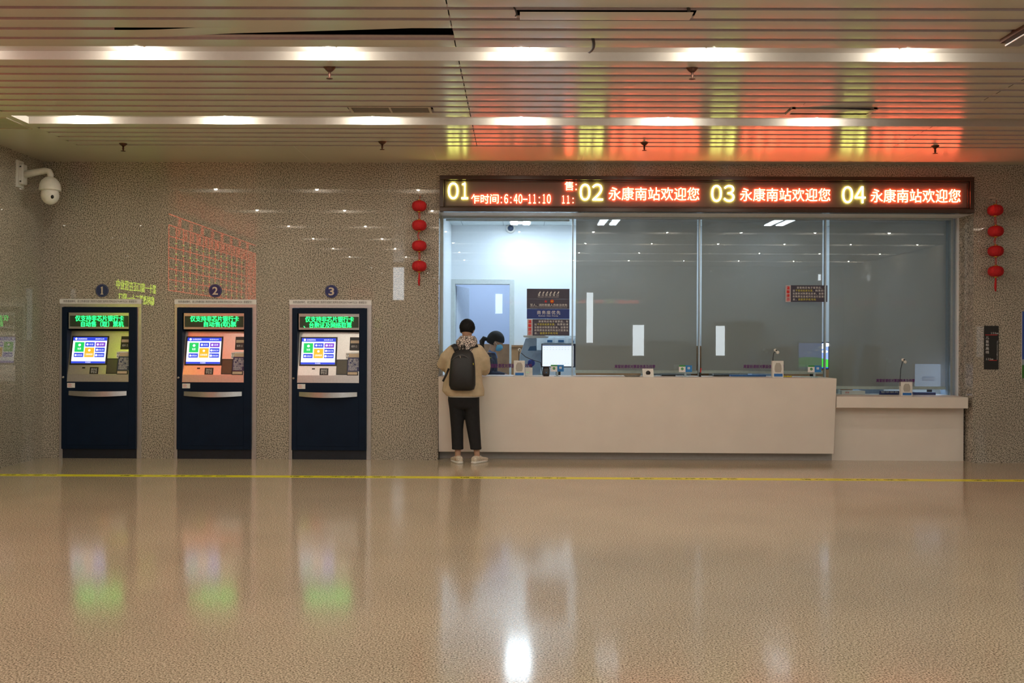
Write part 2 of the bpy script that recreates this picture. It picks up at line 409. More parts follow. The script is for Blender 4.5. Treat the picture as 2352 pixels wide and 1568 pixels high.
struct('door_1', MB().box(a, b, BY - .02, BY + .14, OF, dz).box(c, d, BY - .02, BY + .14, OF, dz).box(b, c, BY - .02, BY + .14, dz - .075, dz), mat('pale door frame', (.62, .66, .66), .4), bevel=.004)
struct('door_2', MB(Matrix.Translation((b + .01, BY + .15, 0)) @ Matrix.Rotation(math.radians(78), 4, 'Z')).box(0, .74, 0, .04, OF + .01, dz - .09), mat('white door leaf', (.7, .76, .82), .4))
# reveals and soffit lining of the opening
struct('trim_3', MB().box(XO0, XO1, .0, .62, ZO - .004, ZO + .012).box(XO0, XO1, .345, .62, ZO + .01, OZ + .02), mat('white lining', (.78, .82, .84), .5))
struct('trim_4', Bx(XO0 - .02, XO0 + .022, .36, .42, .9, ZO), mat('grey lining', (.6, .68, .70), .5))
m_gran2 = m_wall
struct('trim_5', Bx(PX(2182, GY), PX(2199, GY), GY + .05, GY + .25, .7, ZO), mat('blue grey lining', (.42, .52, .62), .4))
# fluorescent fixtures
m_fl = glow('fluorescent diffuser', (.72, .86, 1.0), 56)
for i, (x, lab) in enumerate(((.02, 'twin fluorescent ceiling light above window one'), (1.26, 'twin fluorescent ceiling light above window two'), (3.65, 'twin fluorescent ceiling light above window three'))):
    t = thing('fluorescent_light', (x, 2.1, OZ - .002), lab, 'ceiling light', 'twin fluorescent lights in the ticket office')
    Bx(x - .15, x + .15, 1.72, 2.46, OZ - .035, OZ + .001).build('housing', m_wp, t, bevel=.004)
    for s_ in (-1, 1): Bx(x + s_ * .085 - .045, x + s_ * .085 + .045, 1.76, 2.42, OZ - .046, OZ - .034).build('diffuser', m_fl, t)
t = thing('fluorescent_light', (-.5, 4.0, 2.99), 'ceiling light of the corridor behind the office doorway', 'ceiling light')
Bx(-1.0, 0.0, 3.85, 4.15, 2.96, 2.995).build('housing', m_wp, t); Bx(-.98, -.02, 3.87, 4.13, 2.95, 2.962).build('diffuser', glow('corridor diffuser', (.66, .80, 1), 32), t)
# dome camera in the office
x, z = P(1173, 524, BY - .05)
t = thing('dome_camera', (x, BY - .06, z), 'small white dome camera high on the office back wall', 'security camera')
MB().lathe((x, BY, z), [(.07, 0), (.07, .03), (.055, .05)], axis='y').build('base', m_wp, t); MB().ball((x, BY - .05, z), .045).build('dome', mat('smoked dome', (.03, .06, .12), .15), t)
# ================================================================== TICKET WINDOWS: glass, frames, blinds
def glassmat(name, tint):
    m = bpy.data.materials.new(name); m.use_nodes = True; nt = m.node_tree; L = nt.links.new
    for n in list(nt.nodes):
        if n.type != 'OUTPUT_MATERIAL': nt.nodes.remove(n)
    out = nt.nodes[0]; fr = nn(nt, 'ShaderNodeFresnel'); fr.inputs['IOR'].default_value = 1.5
    tr_ = nn(nt, 'ShaderNodeBsdfTransparent'); tr_.inputs['Color'].default_value = tint + (1,); gl = nn(nt, 'ShaderNodeBsdfGlossy'); gl.inputs['Roughness'].default_value = 0.0
    mx = nn(nt, 'ShaderNodeMixShader'); L(fr.outputs[0], mx.inputs[0]); L(tr_.outputs[0], mx.inputs[1]); L(gl.outputs[0], mx.inputs[2]); L(mx.outputs[0], out.inputs[0])
    return m
m_glass = glassmat('clear glazing', (.97, .99, .98))
def blindmat():
    m = bpy.data.materials.new('sunscreen mesh'); m.use_nodes = True; nt = m.node_tree; L = nt.links.new; b = nt.nodes['Principled BSDF']; out = nt.nodes['Material Output']
    b.inputs['Base Color'].default_value = (.44, .41, .35, 1); b.inputs['Roughness'].default_value = .8; b.inputs['Specular IOR Level'].default_value = .1
    tl = nn(nt, 'ShaderNodeBsdfTranslucent'); tl.inputs['Color'].default_value = (.48, .44, .40, 1)
    tr_ = nn(nt, 'ShaderNodeBsdfTransparent'); no = nn(nt, 'ShaderNodeTexNoise'); no.inputs['Scale'].default_value = 250; tc = nn(nt, 'ShaderNodeTexCoord'); L(tc.outputs['Object'], no.inputs['Vector'])
    mr = nn(nt, 'ShaderNodeMapRange'); mr.inputs['From Min'].default_value = .35; mr.inputs['From Max'].default_value = .65; mr.inputs['To Min'].default_value = .20; mr.inputs['To Max'].default_value = .30; L(no.outputs['Fac'], mr.inputs['Value'])
    m1 = nn(nt, 'ShaderNodeMixShader'); m1.inputs[0].default_value = .34; L(b.outputs[0], m1.inputs[1]); L(tl.outputs[0], m1.inputs[2])
    m2 = nn(nt, 'ShaderNodeMixShader'); L(mr.outputs[0], m2.inputs[0]); L(m1.outputs[0], m2.inputs[1]); L(tr_.outputs[0], m2.inputs[2]); L(m2.outputs[0], out.inputs[0])
    return m
m_blind = blindmat(); m_bar = mat('pale blind bar', (.66, .70, .66), .4); m_frame = mat('satin steel post', (.42, .50, .55), .3, metal=.6)
CT = .985; LT = PZ(2050, 909, GY)
edges = [1014, 1315, 1606, 1895, 2183]
for i in range(4):
    x0, x1 = PX(edges[i], GY), PX(edges[i + 1], GY); zb = CT if i < 3 else LT
    t = thing('window_%d' % (i + 1), ((x0 + x1) / 2, GY, zb), None, None, kind='structure')
    x1g = x1 - .006
    if i == 3: Bx(x0 + .006, x1g, GY, GY + .01, zb + .012, ZO - .02).build('pane', m_glass, t)
    else: Bx(x0 + .006, x1g, GY, GY + .01, zb + .012, ZO - .02).build('pane', m_glass, t)
    f = MB(); f.box(x0, x1, GY - .012, GY + .022, ZO - .03, ZO - .006)
    if i == 0: f.box(x0 - .02, x0 + .006, GY - .015, GY + .025, zb, ZO - .004)
    if i == 3: f.box(x1 - .006, x1 + .02, GY - .015, GY + .025, zb, ZO - .004)
    if i: f.box(x0 - .011, x0 + .006, GY - .015, GY + .03, (zb if i < 3 else CT), ZO - .004)
    f.build('frame', m_frame, t)
rn = MB()
bl = [(1322, 1600, 490, 857), (1611, 1888, 490, 858), (1904, 2180, 490, 894)]
names = ['two', 'three', 'four']
Yb = .50
for i, (a, b, c, d) in enumerate(bl):
    x0, x1 = PX(a, Yb), PX(b, Yb); zt = ZO + .08; zb = PZ((a + b) / 2, d, Yb)
    t = thing('roller_blind', ((x0 + x1) / 2, Yb, zb), 'grey mesh roller blind drawn down behind window %s' % names[i], 'blind', None)
    Bx(x0, x1, Yb, Yb + .002, zb + .02, zt).build('fabric', m_blind, t); Bx(x0 - .01, x1 + .01, Yb - .012, Yb + .014, zb, zb + .038).build('bottom_bar', m_bar, t, bevel=.006)
    MB().tube([(x0 - .01, Yb + .02, zt + .02), (x1 + .01, Yb + .02, zt + .02)], .028, 16).build('roller', m_bar, t)
x0, x1 = PX(1024, Yb), PX(1306, Yb); zb = PZ(1165, 508, Yb)
t = thing('roller_blind', ((x0 + x1) / 2, Yb, zb), 'mesh roller blind rolled nearly all the way up above window one', 'blind')
Bx(x0, x1, Yb, Yb + .002, zb + .015, ZO + .08).build('fabric', m_blind, t); Bx(x0 - .005, x1 + .005, Yb - .012, Yb + .014, zb, zb + .026).build('bottom_bar', m_bar, t, bevel=.006)
MB().tube([(x0, Yb + .03, ZO + .10), (x1, Yb + .03, ZO + .10)], .045, 16).build('roller', m_bar, t)
# ================================================================== COUNTERS
cx1 = PX(1922, -.03, 866); cx1b = PX(1915, .03, 1040); ztop = CT; zbot = PZ(1500, 1040, .02)
t = thing('service_counter', ((XO0 + cx1) / 2, .2, 0), 'long beige solid-surface service counter under ticket windows one to three', 'counter')
xl = XO0 + .004
f = MB(); f.add([(xl, -.03, ztop), (cx1, -.03, ztop), (cx1, .62, ztop), (xl, .62, ztop), (xl, .03, zbot), (cx1b, .03, zbot), (cx1b, .62, zbot), (xl, .62, zbot)],
               [(3, 2, 1, 0)[::-1], (4, 5, 6, 7)[::-1], (4, 5, 1, 0)[::1], (5, 6, 2, 1), (6, 7, 3, 2), (7, 4, 0, 3)])
# keep the left end inside the opening
f.build('front', m_counter, t, bevel=.004)
Bx(xl, cx1b + .022, .165, .58, 0, zbot).build('kickboard', mat('grey kickboard', (.42, .40, .38), .45), t)
zl = PZ(2050, 911, -.02); zl2 = PZ(2050, 937, -.02)
xa = cx1 + .004; xe = PX(2224, -.02, 920); xe2 = PX(2213, .17, 1000)
t = thing('low_counter', ((xa + xe) / 2, .2, 0), 'lower beige counter with overhanging top under ticket window four', 'counter')
MB().box(xa, xe, -.02, .62, zl2, zl).build('countertop', m_counter, t, bevel=.005)
MB().box(cx1b + .024, xe2, .17, .58, 0, zl2).build('front_panel', m_counter, t)
# office desk behind the glass
t = thing('office_desk', (1.5, 1.0, OF), 'pale work desk running behind the ticket windows', 'desk')
Bx(-.22, 4.05, .66, 1.3, .86, .90).build('desktop', mat('pale laminate', (.6, .62, .62), .4), t)
for x in (.45, 1.6, 2.8, 4.0): Bx(x - .02, x + .02, .68, 1.28, OF, .86).build('side_panel', m_wp, t)
t = thing('office_desk', (4.65, 1.0, OF), 'lower work desk behind ticket window four', 'desk')
Bx(4.1, 5.2, .66, 1.3, .70, .74).build('desktop', mat('pale laminate', (.6, .62, .62), .4), t)
for x in (4.13, 5.16): Bx(x - .02, x + .02, .68, 1.28, OF, .70).build('side_panel', m_wp, t)
# ================================================================== LED SIGN
m_ledp = None
def ledpanel():
    m = bpy.data.materials.new('led matrix face'); m.use_nodes = True; nt = m.node_tree; L = nt.links.new; b = nt.nodes['Principled BSDF']
    g = nn(nt, 'ShaderNodeTexCoord'); v = nn(nt, 'ShaderNodeTexVoronoi'); v.inputs['Scale'].default_value = 70; v.inputs['Randomness'].default_value = 0; L(g.outputs['Object'], v.inputs['Vector'])
    cr = nn(nt, 'ShaderNodeValToRGB'); cr.color_ramp.elements[0].position = .25; cr.color_ramp.elements[1].position = .45
    cr.color_ramp.elements[0].color = (.24, .18, .15, 1); cr.color_ramp.elements[1].color = (.15, .10, .08, 1)
    L(v.outputs['Distance'], cr.inputs['Fac']); L(cr.outputs['Color'], b.inputs['Base Color']); b.inputs['Roughness'].default_value = .6
    return m
m_ledp = ledpanel()
m_bronze = mat('dark bronze frame', (.055, .03, .02), .25, metal=.3, var=.05)
m_lr = glow('red led', (1, .12, .05), 40); m_ly = glow('yellow green led', (.95, 1, .20), 22)
m_lrw = glow('dim red led', (1, .10, .035), 9)
SY = -.11
sx0, sx1 = PX(1008, SY), PX(2237, SY); sz0, sz1 = PZ(1600, 487, SY), PZ(1600, 404, SY)
t = thing('led_display_board', ((sx0 + sx1) / 2, -.05, sz0), 'long bronze-framed LED board above the ticket windows reading 01 to 04', 'display board')
Bx(sx0 + .03, sx1 - .03, -.06, 0, sz0 + .03, sz1 - .03).build('panel', m_ledp, t)
fr = MB(); w_ = .05
fr.box(sx0, sx1, SY, 0, sz1 - w_, sz1).box(sx0, sx1, SY, 0, sz0, sz0 + w_).box(sx0, sx0 + w_, SY, 0, sz0 + w_, sz1 - w_).box(sx1 - w_, sx1, SY, 0, sz0 + w_, sz1 - w_)
fr.box(sx0 + w_, sx1 - w_, SY + .02, -.05, sz1 - w_ - .018, sz1 - w_).box(sx0 + w_, sx1 - w_, SY + .02, -.05, sz0 + w_, sz0 + w_ + .018).box(sx0 + w_, sx0 + w_ + .018, SY + .02, -.05, sz0 + w_, sz1 - w_).box(sx1 - w_ - .018, sx1 - w_, SY + .02, -.05, sz0 + w_, sz1 - w_)
fr.build('frame', m_bronze, t, bevel=.006)
LY = -.070
def led(body, a, b, c, d, m, bold=0, nm='lettering'):
    cx = (a + b) / 2; MB().text(body, PX(a, LY, c), PX(b, LY, c), PZ(cx, d, LY), PZ(cx, c, LY), LY, .003, bold).build(nm, m, t)
def ledrow(s_, a, c, d, cell, m, nm='lettering'):
    mb = MB(); x = a; h = d - c
    def T(ch, p, q): mb.text(ch, PX(p, LY, c), PX(q, LY, c), PZ(p, d, LY), PZ(p, c, LY), LY, .003, 0)
    def D(p, q, r_, s2): mb.box(PX(p, LY, c), PX(q, LY, c), LY - .003, LY, PZ(p, s2, LY), PZ(p, r_, LY))
    for ch in s_:
        if ch.isdigit():
            if ch == '1': T(chr(0xFF11), x + cell * .22, x + cell * .72)
            else: T(chr(0xFF10 + int(ch)), x + cell * .10, x + cell * .88)
        elif ch == ':': D(x + cell * .38, x + cell * .58, c + h * .30, c + h * .42); D(x + cell * .38, x + cell * .58, c + h * .84, c + h * .96)
        elif ch == '-': D(x + cell * .05, x + cell * .95, c + h * .50, c + h * .60)
        elif ch != ' ': T(ch, x + cell * .12, x + cell * 1.88); x += cell
        x += cell
    return mb.build(nm, m, t)
def lednum(ch, a, b, c, d, tgt):
    tgt.text(chr(0xFF10 + int(ch)), PX(a, LY, c), PX(b, LY, c), PZ(a, d, LY), PZ(a, c, LY), LY, .003, .0, res=6)
for n_, a in enumerate((1029, 1332, 1634, 1935)):
    nb = MB(); c = 419 + 3 * n_; lednum('0', a, a + 24, c, c + 38, nb); lednum(str(n_ + 1), a + (31 if n_ == 0 else 28.5), a + (46 if n_ == 0 else 53), c, c + 38, nb); nb.build('window_number', m_ly, t)
for body, a, b, c, d in () and (('01', 1029, 1076, 419, 457), ('02', 1332, 1385, 422, 460), ('03', 1634, 1688, 424, 462), ('04', 1935, 1988, 428, 466)): led(body, a, b, c, d, m_ly, .003, 'window_number')
for a, b, c, d in ((1398, 1606, 430, 460), (1700, 1907, 432, 462), (2000, 2206, 434, 465)): led('永康南站欢迎您', a, b, c, d, m_lr, 0)
ledrow('乍时间:6:40-11:10', 1081, 446, 467, 10.9, m_lr); ledrow('11:', 1289, 449, 467, 11, m_lr); ledrow('售:', 1296, 416, 437, 11, m_lr)
# ================================================================== TICKET MACHINES
m_green = glow('green led', (.012, 1.0, .13), 5.5)
m_scw = glow('screen white', (.86, .9, 1), 1.15); m_scb = glow('screen blue', (.03, .07, .80), .9); m_scg = glow('screen green', (.01, .62, .12), 1); m_sco = glow('screen orange', (.9, .50, .03), 1); m_scp = glow('screen purple', (.22, .05, .70), .9)
m_id = mat('reader glass', (.09, .08, .055), .2)
m_sbl = mat('instruction blue', (.015, .02, .11), .3)
m_beige = mat('beige slot plastic', (.62, .50, .36), .5)
def kx(px): return (px - 230) / 195.0
def kz(py): return PZ(230, py, 0)
def kiosk(i, line2, label, l2box):
    X = kcx[i]
    t = thing('ticket_machine', (X, 0, 0), label, 'ticket machine', 'self-service ticket machines in the granite wall')
    def B(a, b, y0, y1, c, d): return Bx(X + kx(a), X + kx(b), y0, y1, kz(d), kz(c))
    # steel surround fixed round the body
    s_ = MB(); xa, xb, xi, xj = X + kx(137), X + kx(326), X + kx(145), X + kx(316)
    s_.box(xa, xi, -.014, .0, 0, kz(705)).box(xj, xb, -.014, .0, 0, kz(705)).box(xa, xb, -.014, .0, kz(705), kz(686))
    s_.build('surround', m_steelf, t, bevel=.002)
    n = B(137, 326, -.018, -.014, 687, 697.5).build('notice_strip', m_paper, t)
    MB().text('购票遇故障时，请立即通知窗口售票员或拨打故障处理电话0579-84975220  谢谢配合！', X + kx(146), X + kx(316), kz(695), kz(689), -.018, .0006, 0).build('lettering', m_ink, n)
    # body
    YF = -.045
    b_ = MB()
    zt, zn0, zn1, zl0, zl1 = kz(706), kz(876), kz(755), kz(755), kz(718)
    b_.box(xi, X + kx(157), YF, .34, kz(1030), zt).box(X + kx(299), xj, YF, .34, kz(1030), zt)
    b_.box(X + kx(157), X + kx(299), YF, .34, zl1, zt); b_.box(X + kx(157), X + kx(299), .26, .34, zn0, zl1)
    b_.box(X + kx(157), X + kx(299), YF + .16, .26, zl0, zl1); b_.box(X + kx(157), X + kx(299), YF + .02, YF + .16, zl0, zl0 + .004)
    b_.box(X + kx(157), X + kx(299), YF, .34, kz(1030), zn0)
    b_.build('body', m_navy, t, bevel=.003)
    dr = B(157, 299, YF - .004, YF, 893, 1021).build('door', m_navy, t, bevel=.002)
    MB().lathe((X + kx(149), YF, kz(866)), [(.013, 0), (.013, .006), (.009, .009)], 16, 'y').build('lock', m_steel, t)
    Bx(xi + .01, xj - .002, YF + .03, .34, 0, kz(1030)).build('plinth', m_navyk, t)
    # led sign
    ls = MB(); y0 = YF + .012
    ls.box(X + kx(160), X + kx(299), y0, y0 + .03, kz(725), kz(718)).box(X + kx(160), X + kx(299), y0, y0 + .03, kz(755), kz(750)).box(X + kx(160), X + kx(162), y0, y0 + .03, kz(750), kz(725)).box(X + kx(297.5), X + kx(299), y0, y0 + .03, kz(750), kz(725))
    ls = ls.build('display_frame', m_steel, t)
    B(162, 297.5, y0 + .012, y0 + .03, 725, 750).build('display_window', mat('display backing', (.03, .05, .03), .4), t)
    MB().text('仅支持非芯片银行卡', X + kx(174.5), X + kx(286), kz(737.5), kz(724), y0 + .004, .002, .0).build('led_lettering', m_green, t)
    a, b = l2box
    MB().text(line2, X + kx(a), X + kx(b), kz(751), kz(737.5), y0 + .004, .002, .0).build('led_lettering', m_green, t)
    # slanted control panel
    pb = Vector((X + kx(157), YF + .010, kz(859))); pt_ = Vector((X + kx(157), YF + .115, kz(759)))
    v = (pt_ - pb); H = v.length; v.normalize(); u = Vector((1, 0, 0)); w_ = u.cross(v)
    PM = Matrix((u, v, w_)).transposed().to_4x4(); PM.translation = pb
    W = kx(299) - kx(157)
    pn = MB(PM).box(0, W, 0, H, -.006, 0).build('control_panel', m_steel, t)
    MB().add([(pb.x, YF + .010, kz(859)), (pb.x + W, YF + .010, kz(859)), (pb.x + W, YF + .002, zn0), (pb.x, YF + .002, zn0), (pb.x, YF + .03, kz(859)), (pb.x + W, YF + .03, kz(859)), (pb.x + W, YF + .03, zn0), (pb.x, YF + .03, zn0)],
             [(3, 2, 1, 0), (4, 5, 6, 7), (0, 1, 5, 4), (1, 2, 6, 5), (2, 3, 7, 6), (3, 0, 4, 7)]).build('panel_lip', m_steel, t)
    # panel coordinates from pixels of the first machine: bottom edge y 859 (x 157 left), top edge y 767
    def q(px, py):
        vv = (859 - py) / (859 - 767) * H * .955; sh = 10.0 * (859 - py) / 92 if True else 0
        sh *= (1 - .30 * i); return (px - 157 - sh * .72) / 195.0 * 1.012, vv
    def pane(parent, a, b, c, d, h0, h1, name, m, bevel=0):
        "rectangle given by its lower edge x range a..b and y range c..d"
        u0_, v0_ = q0(a, d); u1_, v1_ = q0(b, c); return MB(PM).box(u0_, min(u1_, W), v0_, v1_, h0, h1).build(name, m, parent, bevel)
    def q0(px, py): return (px - 157) / 195.0, (859 - py) / (859 - 767) * H * .925
    sc = pane(t, 160.5, 246, 772, 838, 0, .008, 'screen_bezel', m_black, .002)
    pane(sc, 164, 242.5, 775, 834.5, .008, .0095, 'screen', m_scw)
    def tile(a, b, c, d, m, nm='screen_tile'): return pane(sc, a, b, c, d, .0095, .0102, nm, m)
    tile(164, 242.5, 775, 783, m_scb, 'screen_header'); tile(164, 242.5, 830, 834.5, m_scb, 'screen_footer')
    tile(169, 190.5, 786.5, 808.5, m_scg); tile(193, 214.5, 786.5, 796.5, m_scb); tile(217, 239, 786.5, 796.5, m_scp)
    tile(193, 214.5, 799, 820.5, m_sco); tile(217, 239, 799, 808.5, m_scb); tile(169, 190.5, 811, 820.5, m_scb); tile(217, 239, 811, 820.5, m_scb)
    wt = MB(PM)
    def txt(sx, a, b, c, d, th=.0109):
        u0_, v0_ = q0(a, d); u1_, v1_ = q0(b, c); wt.text(sx, u0_, u1_, v0_, v1_, 0, .0003, 0, M=Matrix.Translation((0, 0, th - .0005)))
    txt('购票', 176, 184, 799, 804); txt('改签', 202, 212, 789.5, 793.5); txt('退票', 226, 236, 789.5, 793.5); txt('互联网取票', 195.5, 212, 812, 816.5); txt('查询订单', 224, 237, 802, 806); txt('余票查询', 176, 188, 814, 818); txt('正晚点查询', 224, 237, 814, 818)
    txt('自动售取票系统', 176, 196, 777, 781); txt('请选择业务', 215, 236, 777.5, 780.5); txt('欢迎使用', 197, 209, 830.8, 833.8)
    def icon(px, py, r):
        uu, vv = q0(px, py); wt.add([(uu + r * math.cos(k * PI / 8), vv + r * math.sin(k * PI / 8), .0106) for k in range(16)], [tuple(range(16))])
    icon(171, 779, .014); icon(180, 793, .016); icon(203.5, 805, .014); icon(198, 791.5, .013); icon(222, 791.5, .013); icon(221, 804, .013); icon(173, 816, .012); icon(220.5, 816, .014)
    wt.build('screen_lettering', glow('screen lettering white', (.9, .93, 1), 1.2), sc)
    rd = pane(t, 246, 272, 823, 858, 0, .006, 'id_reader', m_black, .003); pane(rd, 248, 270, 825, 856, .006, .007, 'reader_window', m_id)
    pane(t, 190, 197, 843, 846, 0, .001, 'camera_slot', m_black)
    lb = pane(t, 208, 228, 843, 858.5, 0, .002, 'reader_label', m_black)
    u0_, v0_ = q0(211, 856.5); u1_, v1_ = q0(225, 845); MB(PM).text('身份证\n学生证', u0_, u1_, v0_, v1_, 0, .0004, .0, M=Matrix.Translation((0, 0, .002))).build('lettering', m_wink, lb)
    cu = pane(t, 275, 299, 772.5, 802, 0, .012, 'banknote_unit', m_black, .002)
    pane(cu, 277, 299, 780, 786.5, .012, .016, 'slot', m_beige, .001); u0_, v0_ = q0(279, 796); u1_, v1_ = q0(292, 791); MB(PM).text('纸币 口', u0_, u1_, v0_, v1_, 0, .0004, .0, M=Matrix.Translation((0, 0, .012))).build('lettering', m_wink, cu)
    pane(t, 275, 299, 807, 810, 0, .002, 'white_label', m_paper)
    st = pane(t, 267, 276, 808, 822, .0, .003, 'number_sticker', m_paper)
    u0_, v0_ = q0(268, 820); u1_, v1_ = q0(275, 810); MB(PM).text('22', u0_, u1_, v0_, v1_, 0, .0004, .0, M=Matrix.Translation((0, 0, .003))).build('lettering', m_ink, st)
    pane(t, 274, 299, 810, 818, 0, .010, 'card_slot', m_beige, .002)
    ip = pane(t, 272, 299, 818.5, 850, 0, .004, 'instruction_panel', m_sbl)
    u0_, v0_ = q0(273.5, 848); u1_, v1_ = q0(297, 821); MB(PM).text('  请插入银行卡\n购票，请确认信\n息。当天购票仅\n限网银卡，芯片\n卡暂不支持使用\n退票请到窗口\n办理退款手续', u0_, u1_, v0_, v1_, 0, .0004, .0, M=Matrix.Translation((0, 0, .004))).build('lettering', m_wink, ip)
    bs = pane(t, 271, 297, 850.5, 859, 0, .010, 'ticket_slot', m_black, .002); pane(bs, 273, 295, 852, 857.5, .010, .013, 'slot', m_beige, .001)
    # small inspection sticker and handle
    sk = B(158, 176, YF - .001, YF, 879, 890).build('inspection_sticker', m_paper, t)
    l_ = MB()
    for k in range(4): l_.box(X + kx(160), X + kx(167 + (k % 2) * 2), YF - .0016, YF - .001, kz(881.6 + k * 2), kz(881 + k * 2))
    l_.build('print', m_sred, sk)
    n = 16; pts = []
    h = MB(); vs = []
    for k in range(n + 1):
        s1 = k / n * 2 - 1; x = X + kx(228.5) + s1 * kx(230 + 66.5); y = YF - .004 - .075 * (1 - s1 * s1); zz = -.012 * (1 - s1 * s1)
        vs += [(x, y, kz(897) + zz * .2), (x, y - .004, kz(907) + zz), (x, y + .012, kz(907) + zz), (x, y + .012, kz(897) + zz * .2)]
    fs = []
    for k in range(n):
        for j in range(4): fs.append((4 * k + j, 4 * k + (j + 1) % 4, 4 * k + 4 + (j + 1) % 4, 4 * k + 4 + j))
    h.add(vs, fs, False)
    for q_ in range(len(h.f)): h.sm[q_] = True
    h.f += [(0, 3, 2, 1), (4 * n, 4 * n + 1, 4 * n + 2, 4 * n + 3)]; h.sm += [False, False]
    ho = h.build('handle', m_steel, t); ho.modifiers.new('edges', 'EDGE_SPLIT')
    return t
kiosk(0, '自动售（取）票机', 'self-service ticket machine under the number 1 badge, leftmost', (188, 286))
kiosk(1, '自动售(取)票', 'self-service ticket machine under the number 2 badge, in the middle', (206, 280))
kiosk(2, '、台胞证及网络取票', 'self-service ticket machine under the number 3 badge, nearest the lanterns', (171, 281))
m_badge = mat('dark blue enamel', (.008, .016, .12), .35)
for i, (px, py) in enumerate(((234, 667), (494, 667.5), (761, 669))):
    x, z = P(px, py, -.01); t = thing('number_badge', (x, 0, z), 'round blue badge above the %s ticket machine' % ('leftmost', 'middle', 'rightmost')[i], 'sign')
    MB().lathe((x, 0, z), [(.077, 0), (.077, .007), (.075, .008)], 40, 'y').build('disc', m_badge, t)
    if i == 0: MB().prism([(x - .017, z - .047), (x + .017, z - .047), (x + .017, z - .039), (x + .009, z - .036), (x + .009, z + .047), (x + .001, z + .047), (x - .016, z + .034), (x - .016, z + .028), (x - .007, z + .031), (x - .007, z - .036), (x - .017, z - .039)], -.010, -.008).build('numeral', mat('pale gold print', (.62, .52, .42), .4), t)
    else: MB().text(str(i + 1), x - (.018 if i == 0 else .033), x + (.018 if i == 0 else .033), z - .047, z + .047, -.008, .002, .02).build('numeral', mat('pale gold print', (.62, .52, .42), .4), t)
    rg = MB(); rg.loft([((x, -.008, z), (.072, 0, 0), (0, 0, .072)), ((x, -.0095, z), (.071, 0, 0), (0, 0, .071)), ((x, -.0095, z), (.069, 0, 0), (0, 0, .069)), ((x, -.008, z), (.068, 0, 0), (0, 0, .068))], 40, cap=False)
    rg.build('ring', mat('ring print', (.12, .13, .2), .4), t)
# ================================================================== LANTERNS
def lantern(px, ys, hook, sway, tail, lab):
    X, z = P(px, ys[0], -.09); Y = -.095
    t = thing('lantern_string', (X, 0, P(px, tail, Y)[1]), lab, 'lantern', 'strings of four red lanterns either side of the ticket windows')
    hz = P(px, hook, Y)[1]
    MB().box(X - .035, X + .03, -.012, 0, hz + .012, hz + .03).box(X + .0, X + .02, -.10, 0, hz - .012, hz + .0).box(X - .03, X + .035, -.02, -.005, hz - .02, hz - .01).build('wall_hook', mat('yellowed plastic', (.55, .47, .38), .4), t, bevel=.003)
    MB().tube([(X + .01, -.09, hz - .01), (X, Y, z + .05)], .003, 6).build('cord', m_red, t)
    zs = []
    for k, py in enumerate(ys):
        cx, cz = P(px + sway[k], py, Y); zs.append((cx, cz))
        R, Hh = .085, .066
        def fn(d, p, R=R):
            a = math.atan2(d.y, d.x); g = 1 - .045 * (abs(math.sin(a * 10)) ** .5 < .35); g = 1 - .04 * (1 - abs(math.sin(a * 8))) ** 3
            e = 1 / max(1e-6, (abs(math.hypot(d.x, d.y)) ** 2.5 + abs(d.z) ** 2.5) ** (1 / 2.5))
            return Vector((d.x * R * g * e, d.y * R * g * e, d.z * Hh * .97 * e))
        L_ = MB().ball((cx, Y, cz), R, n=96, k=20, fn=fn).build('lantern', m_red, t)
        MB().lathe((cx, Y, cz + .058), [(.022, 0), (.024, .004), (.021, .008), (.021, .014), (.018, .016)]).lathe((cx, Y, cz - .058), [(.022, 0), (.024, -.004), (.021, -.008), (.021, -.014), (.018, -.016)]).build('cap', m_gold, L_)
    for k in range(3):
        (xa, za), (xb, zb) = zs[k], zs[k + 1]; m_ = (-.014 if k == 1 else .003)
        for s_ in (-.004, .004): MB().tube([(xa + s_, Y, za - .07), (xa + m_ + s_ * 2, Y, (za + zb) / 2), (xb + s_, Y, zb + .07)], .0035, 6).build('cord', m_red, t)
    xa, za = zs[3]; ze = P(px, tail, Y)[1]
    MB().tube([(xa, Y, za - .07), (xa, Y, za - .12), (xa - .003, Y, za - .18), (xa, Y, ze)], [.006, .011, .013, .009], 10).build('tassel', m_red, t)
lantern(963, (473, 517.5, 564.5, 611), 447, (0, 0, 0, 0), 656, 'string of four red lanterns on the wall left of the LED board')
lantern(2287, (483, 531, 576.5, 623), 456, (-1, 0, 0, 0), 669, 'string of four red lanterns on the pillar right of the LED board')
# ================================================================== HEIGHT SIGN, WALL POSTER
x0, x1 = PX(2261, -.01, 800), PX(2293.5, -.01, 800); z0, z1 = PZ(2277, 848, -.01), PZ(2277, 748, -.01)
t = thing('height_sign', ((x0 + x1) / 2, 0, z0), 'narrow black child height marker sign on the right-hand pillar', 'sign')
Bx(x0, x1, -.012, 0, z0, z1).build('board', mat('black acrylic', (.012, .012, .013), .3), t)
tx = MB(); 
def hp(a, b, c, d, s_, **k): tx.text(s_, PX(a, -.012, c), PX(b, -.012, c), PZ(2277, d, -.012), PZ(2277, c, -.012), -.012, .0008, 0, **k)
hp(2276, 2293, 762.5, 767, '１５０cm'); hp(2264.5, 2281, 822, 826.5, '１２０cm')
for k, ch in enumerate('儿童标高线'): hp(2264, 2271.5, 772 + 8.3 * k, 778.5 + 8.3 * k, ch)
tM = Matrix(((0, 0, 0, 0), (0, 0, 0, 0), (0, 0, 0, 0), (0, 0, 0, 1))); xx = PX(2290.5, -.012, 800)
tM = Matrix.Translation((xx, -.012, PZ(2290, 804, -.012))) @ Matrix(((0, -1, 0, 0), (0, 0, -1, 0), (-1, 0, 0, 0), (0, 0, 0, 1)))
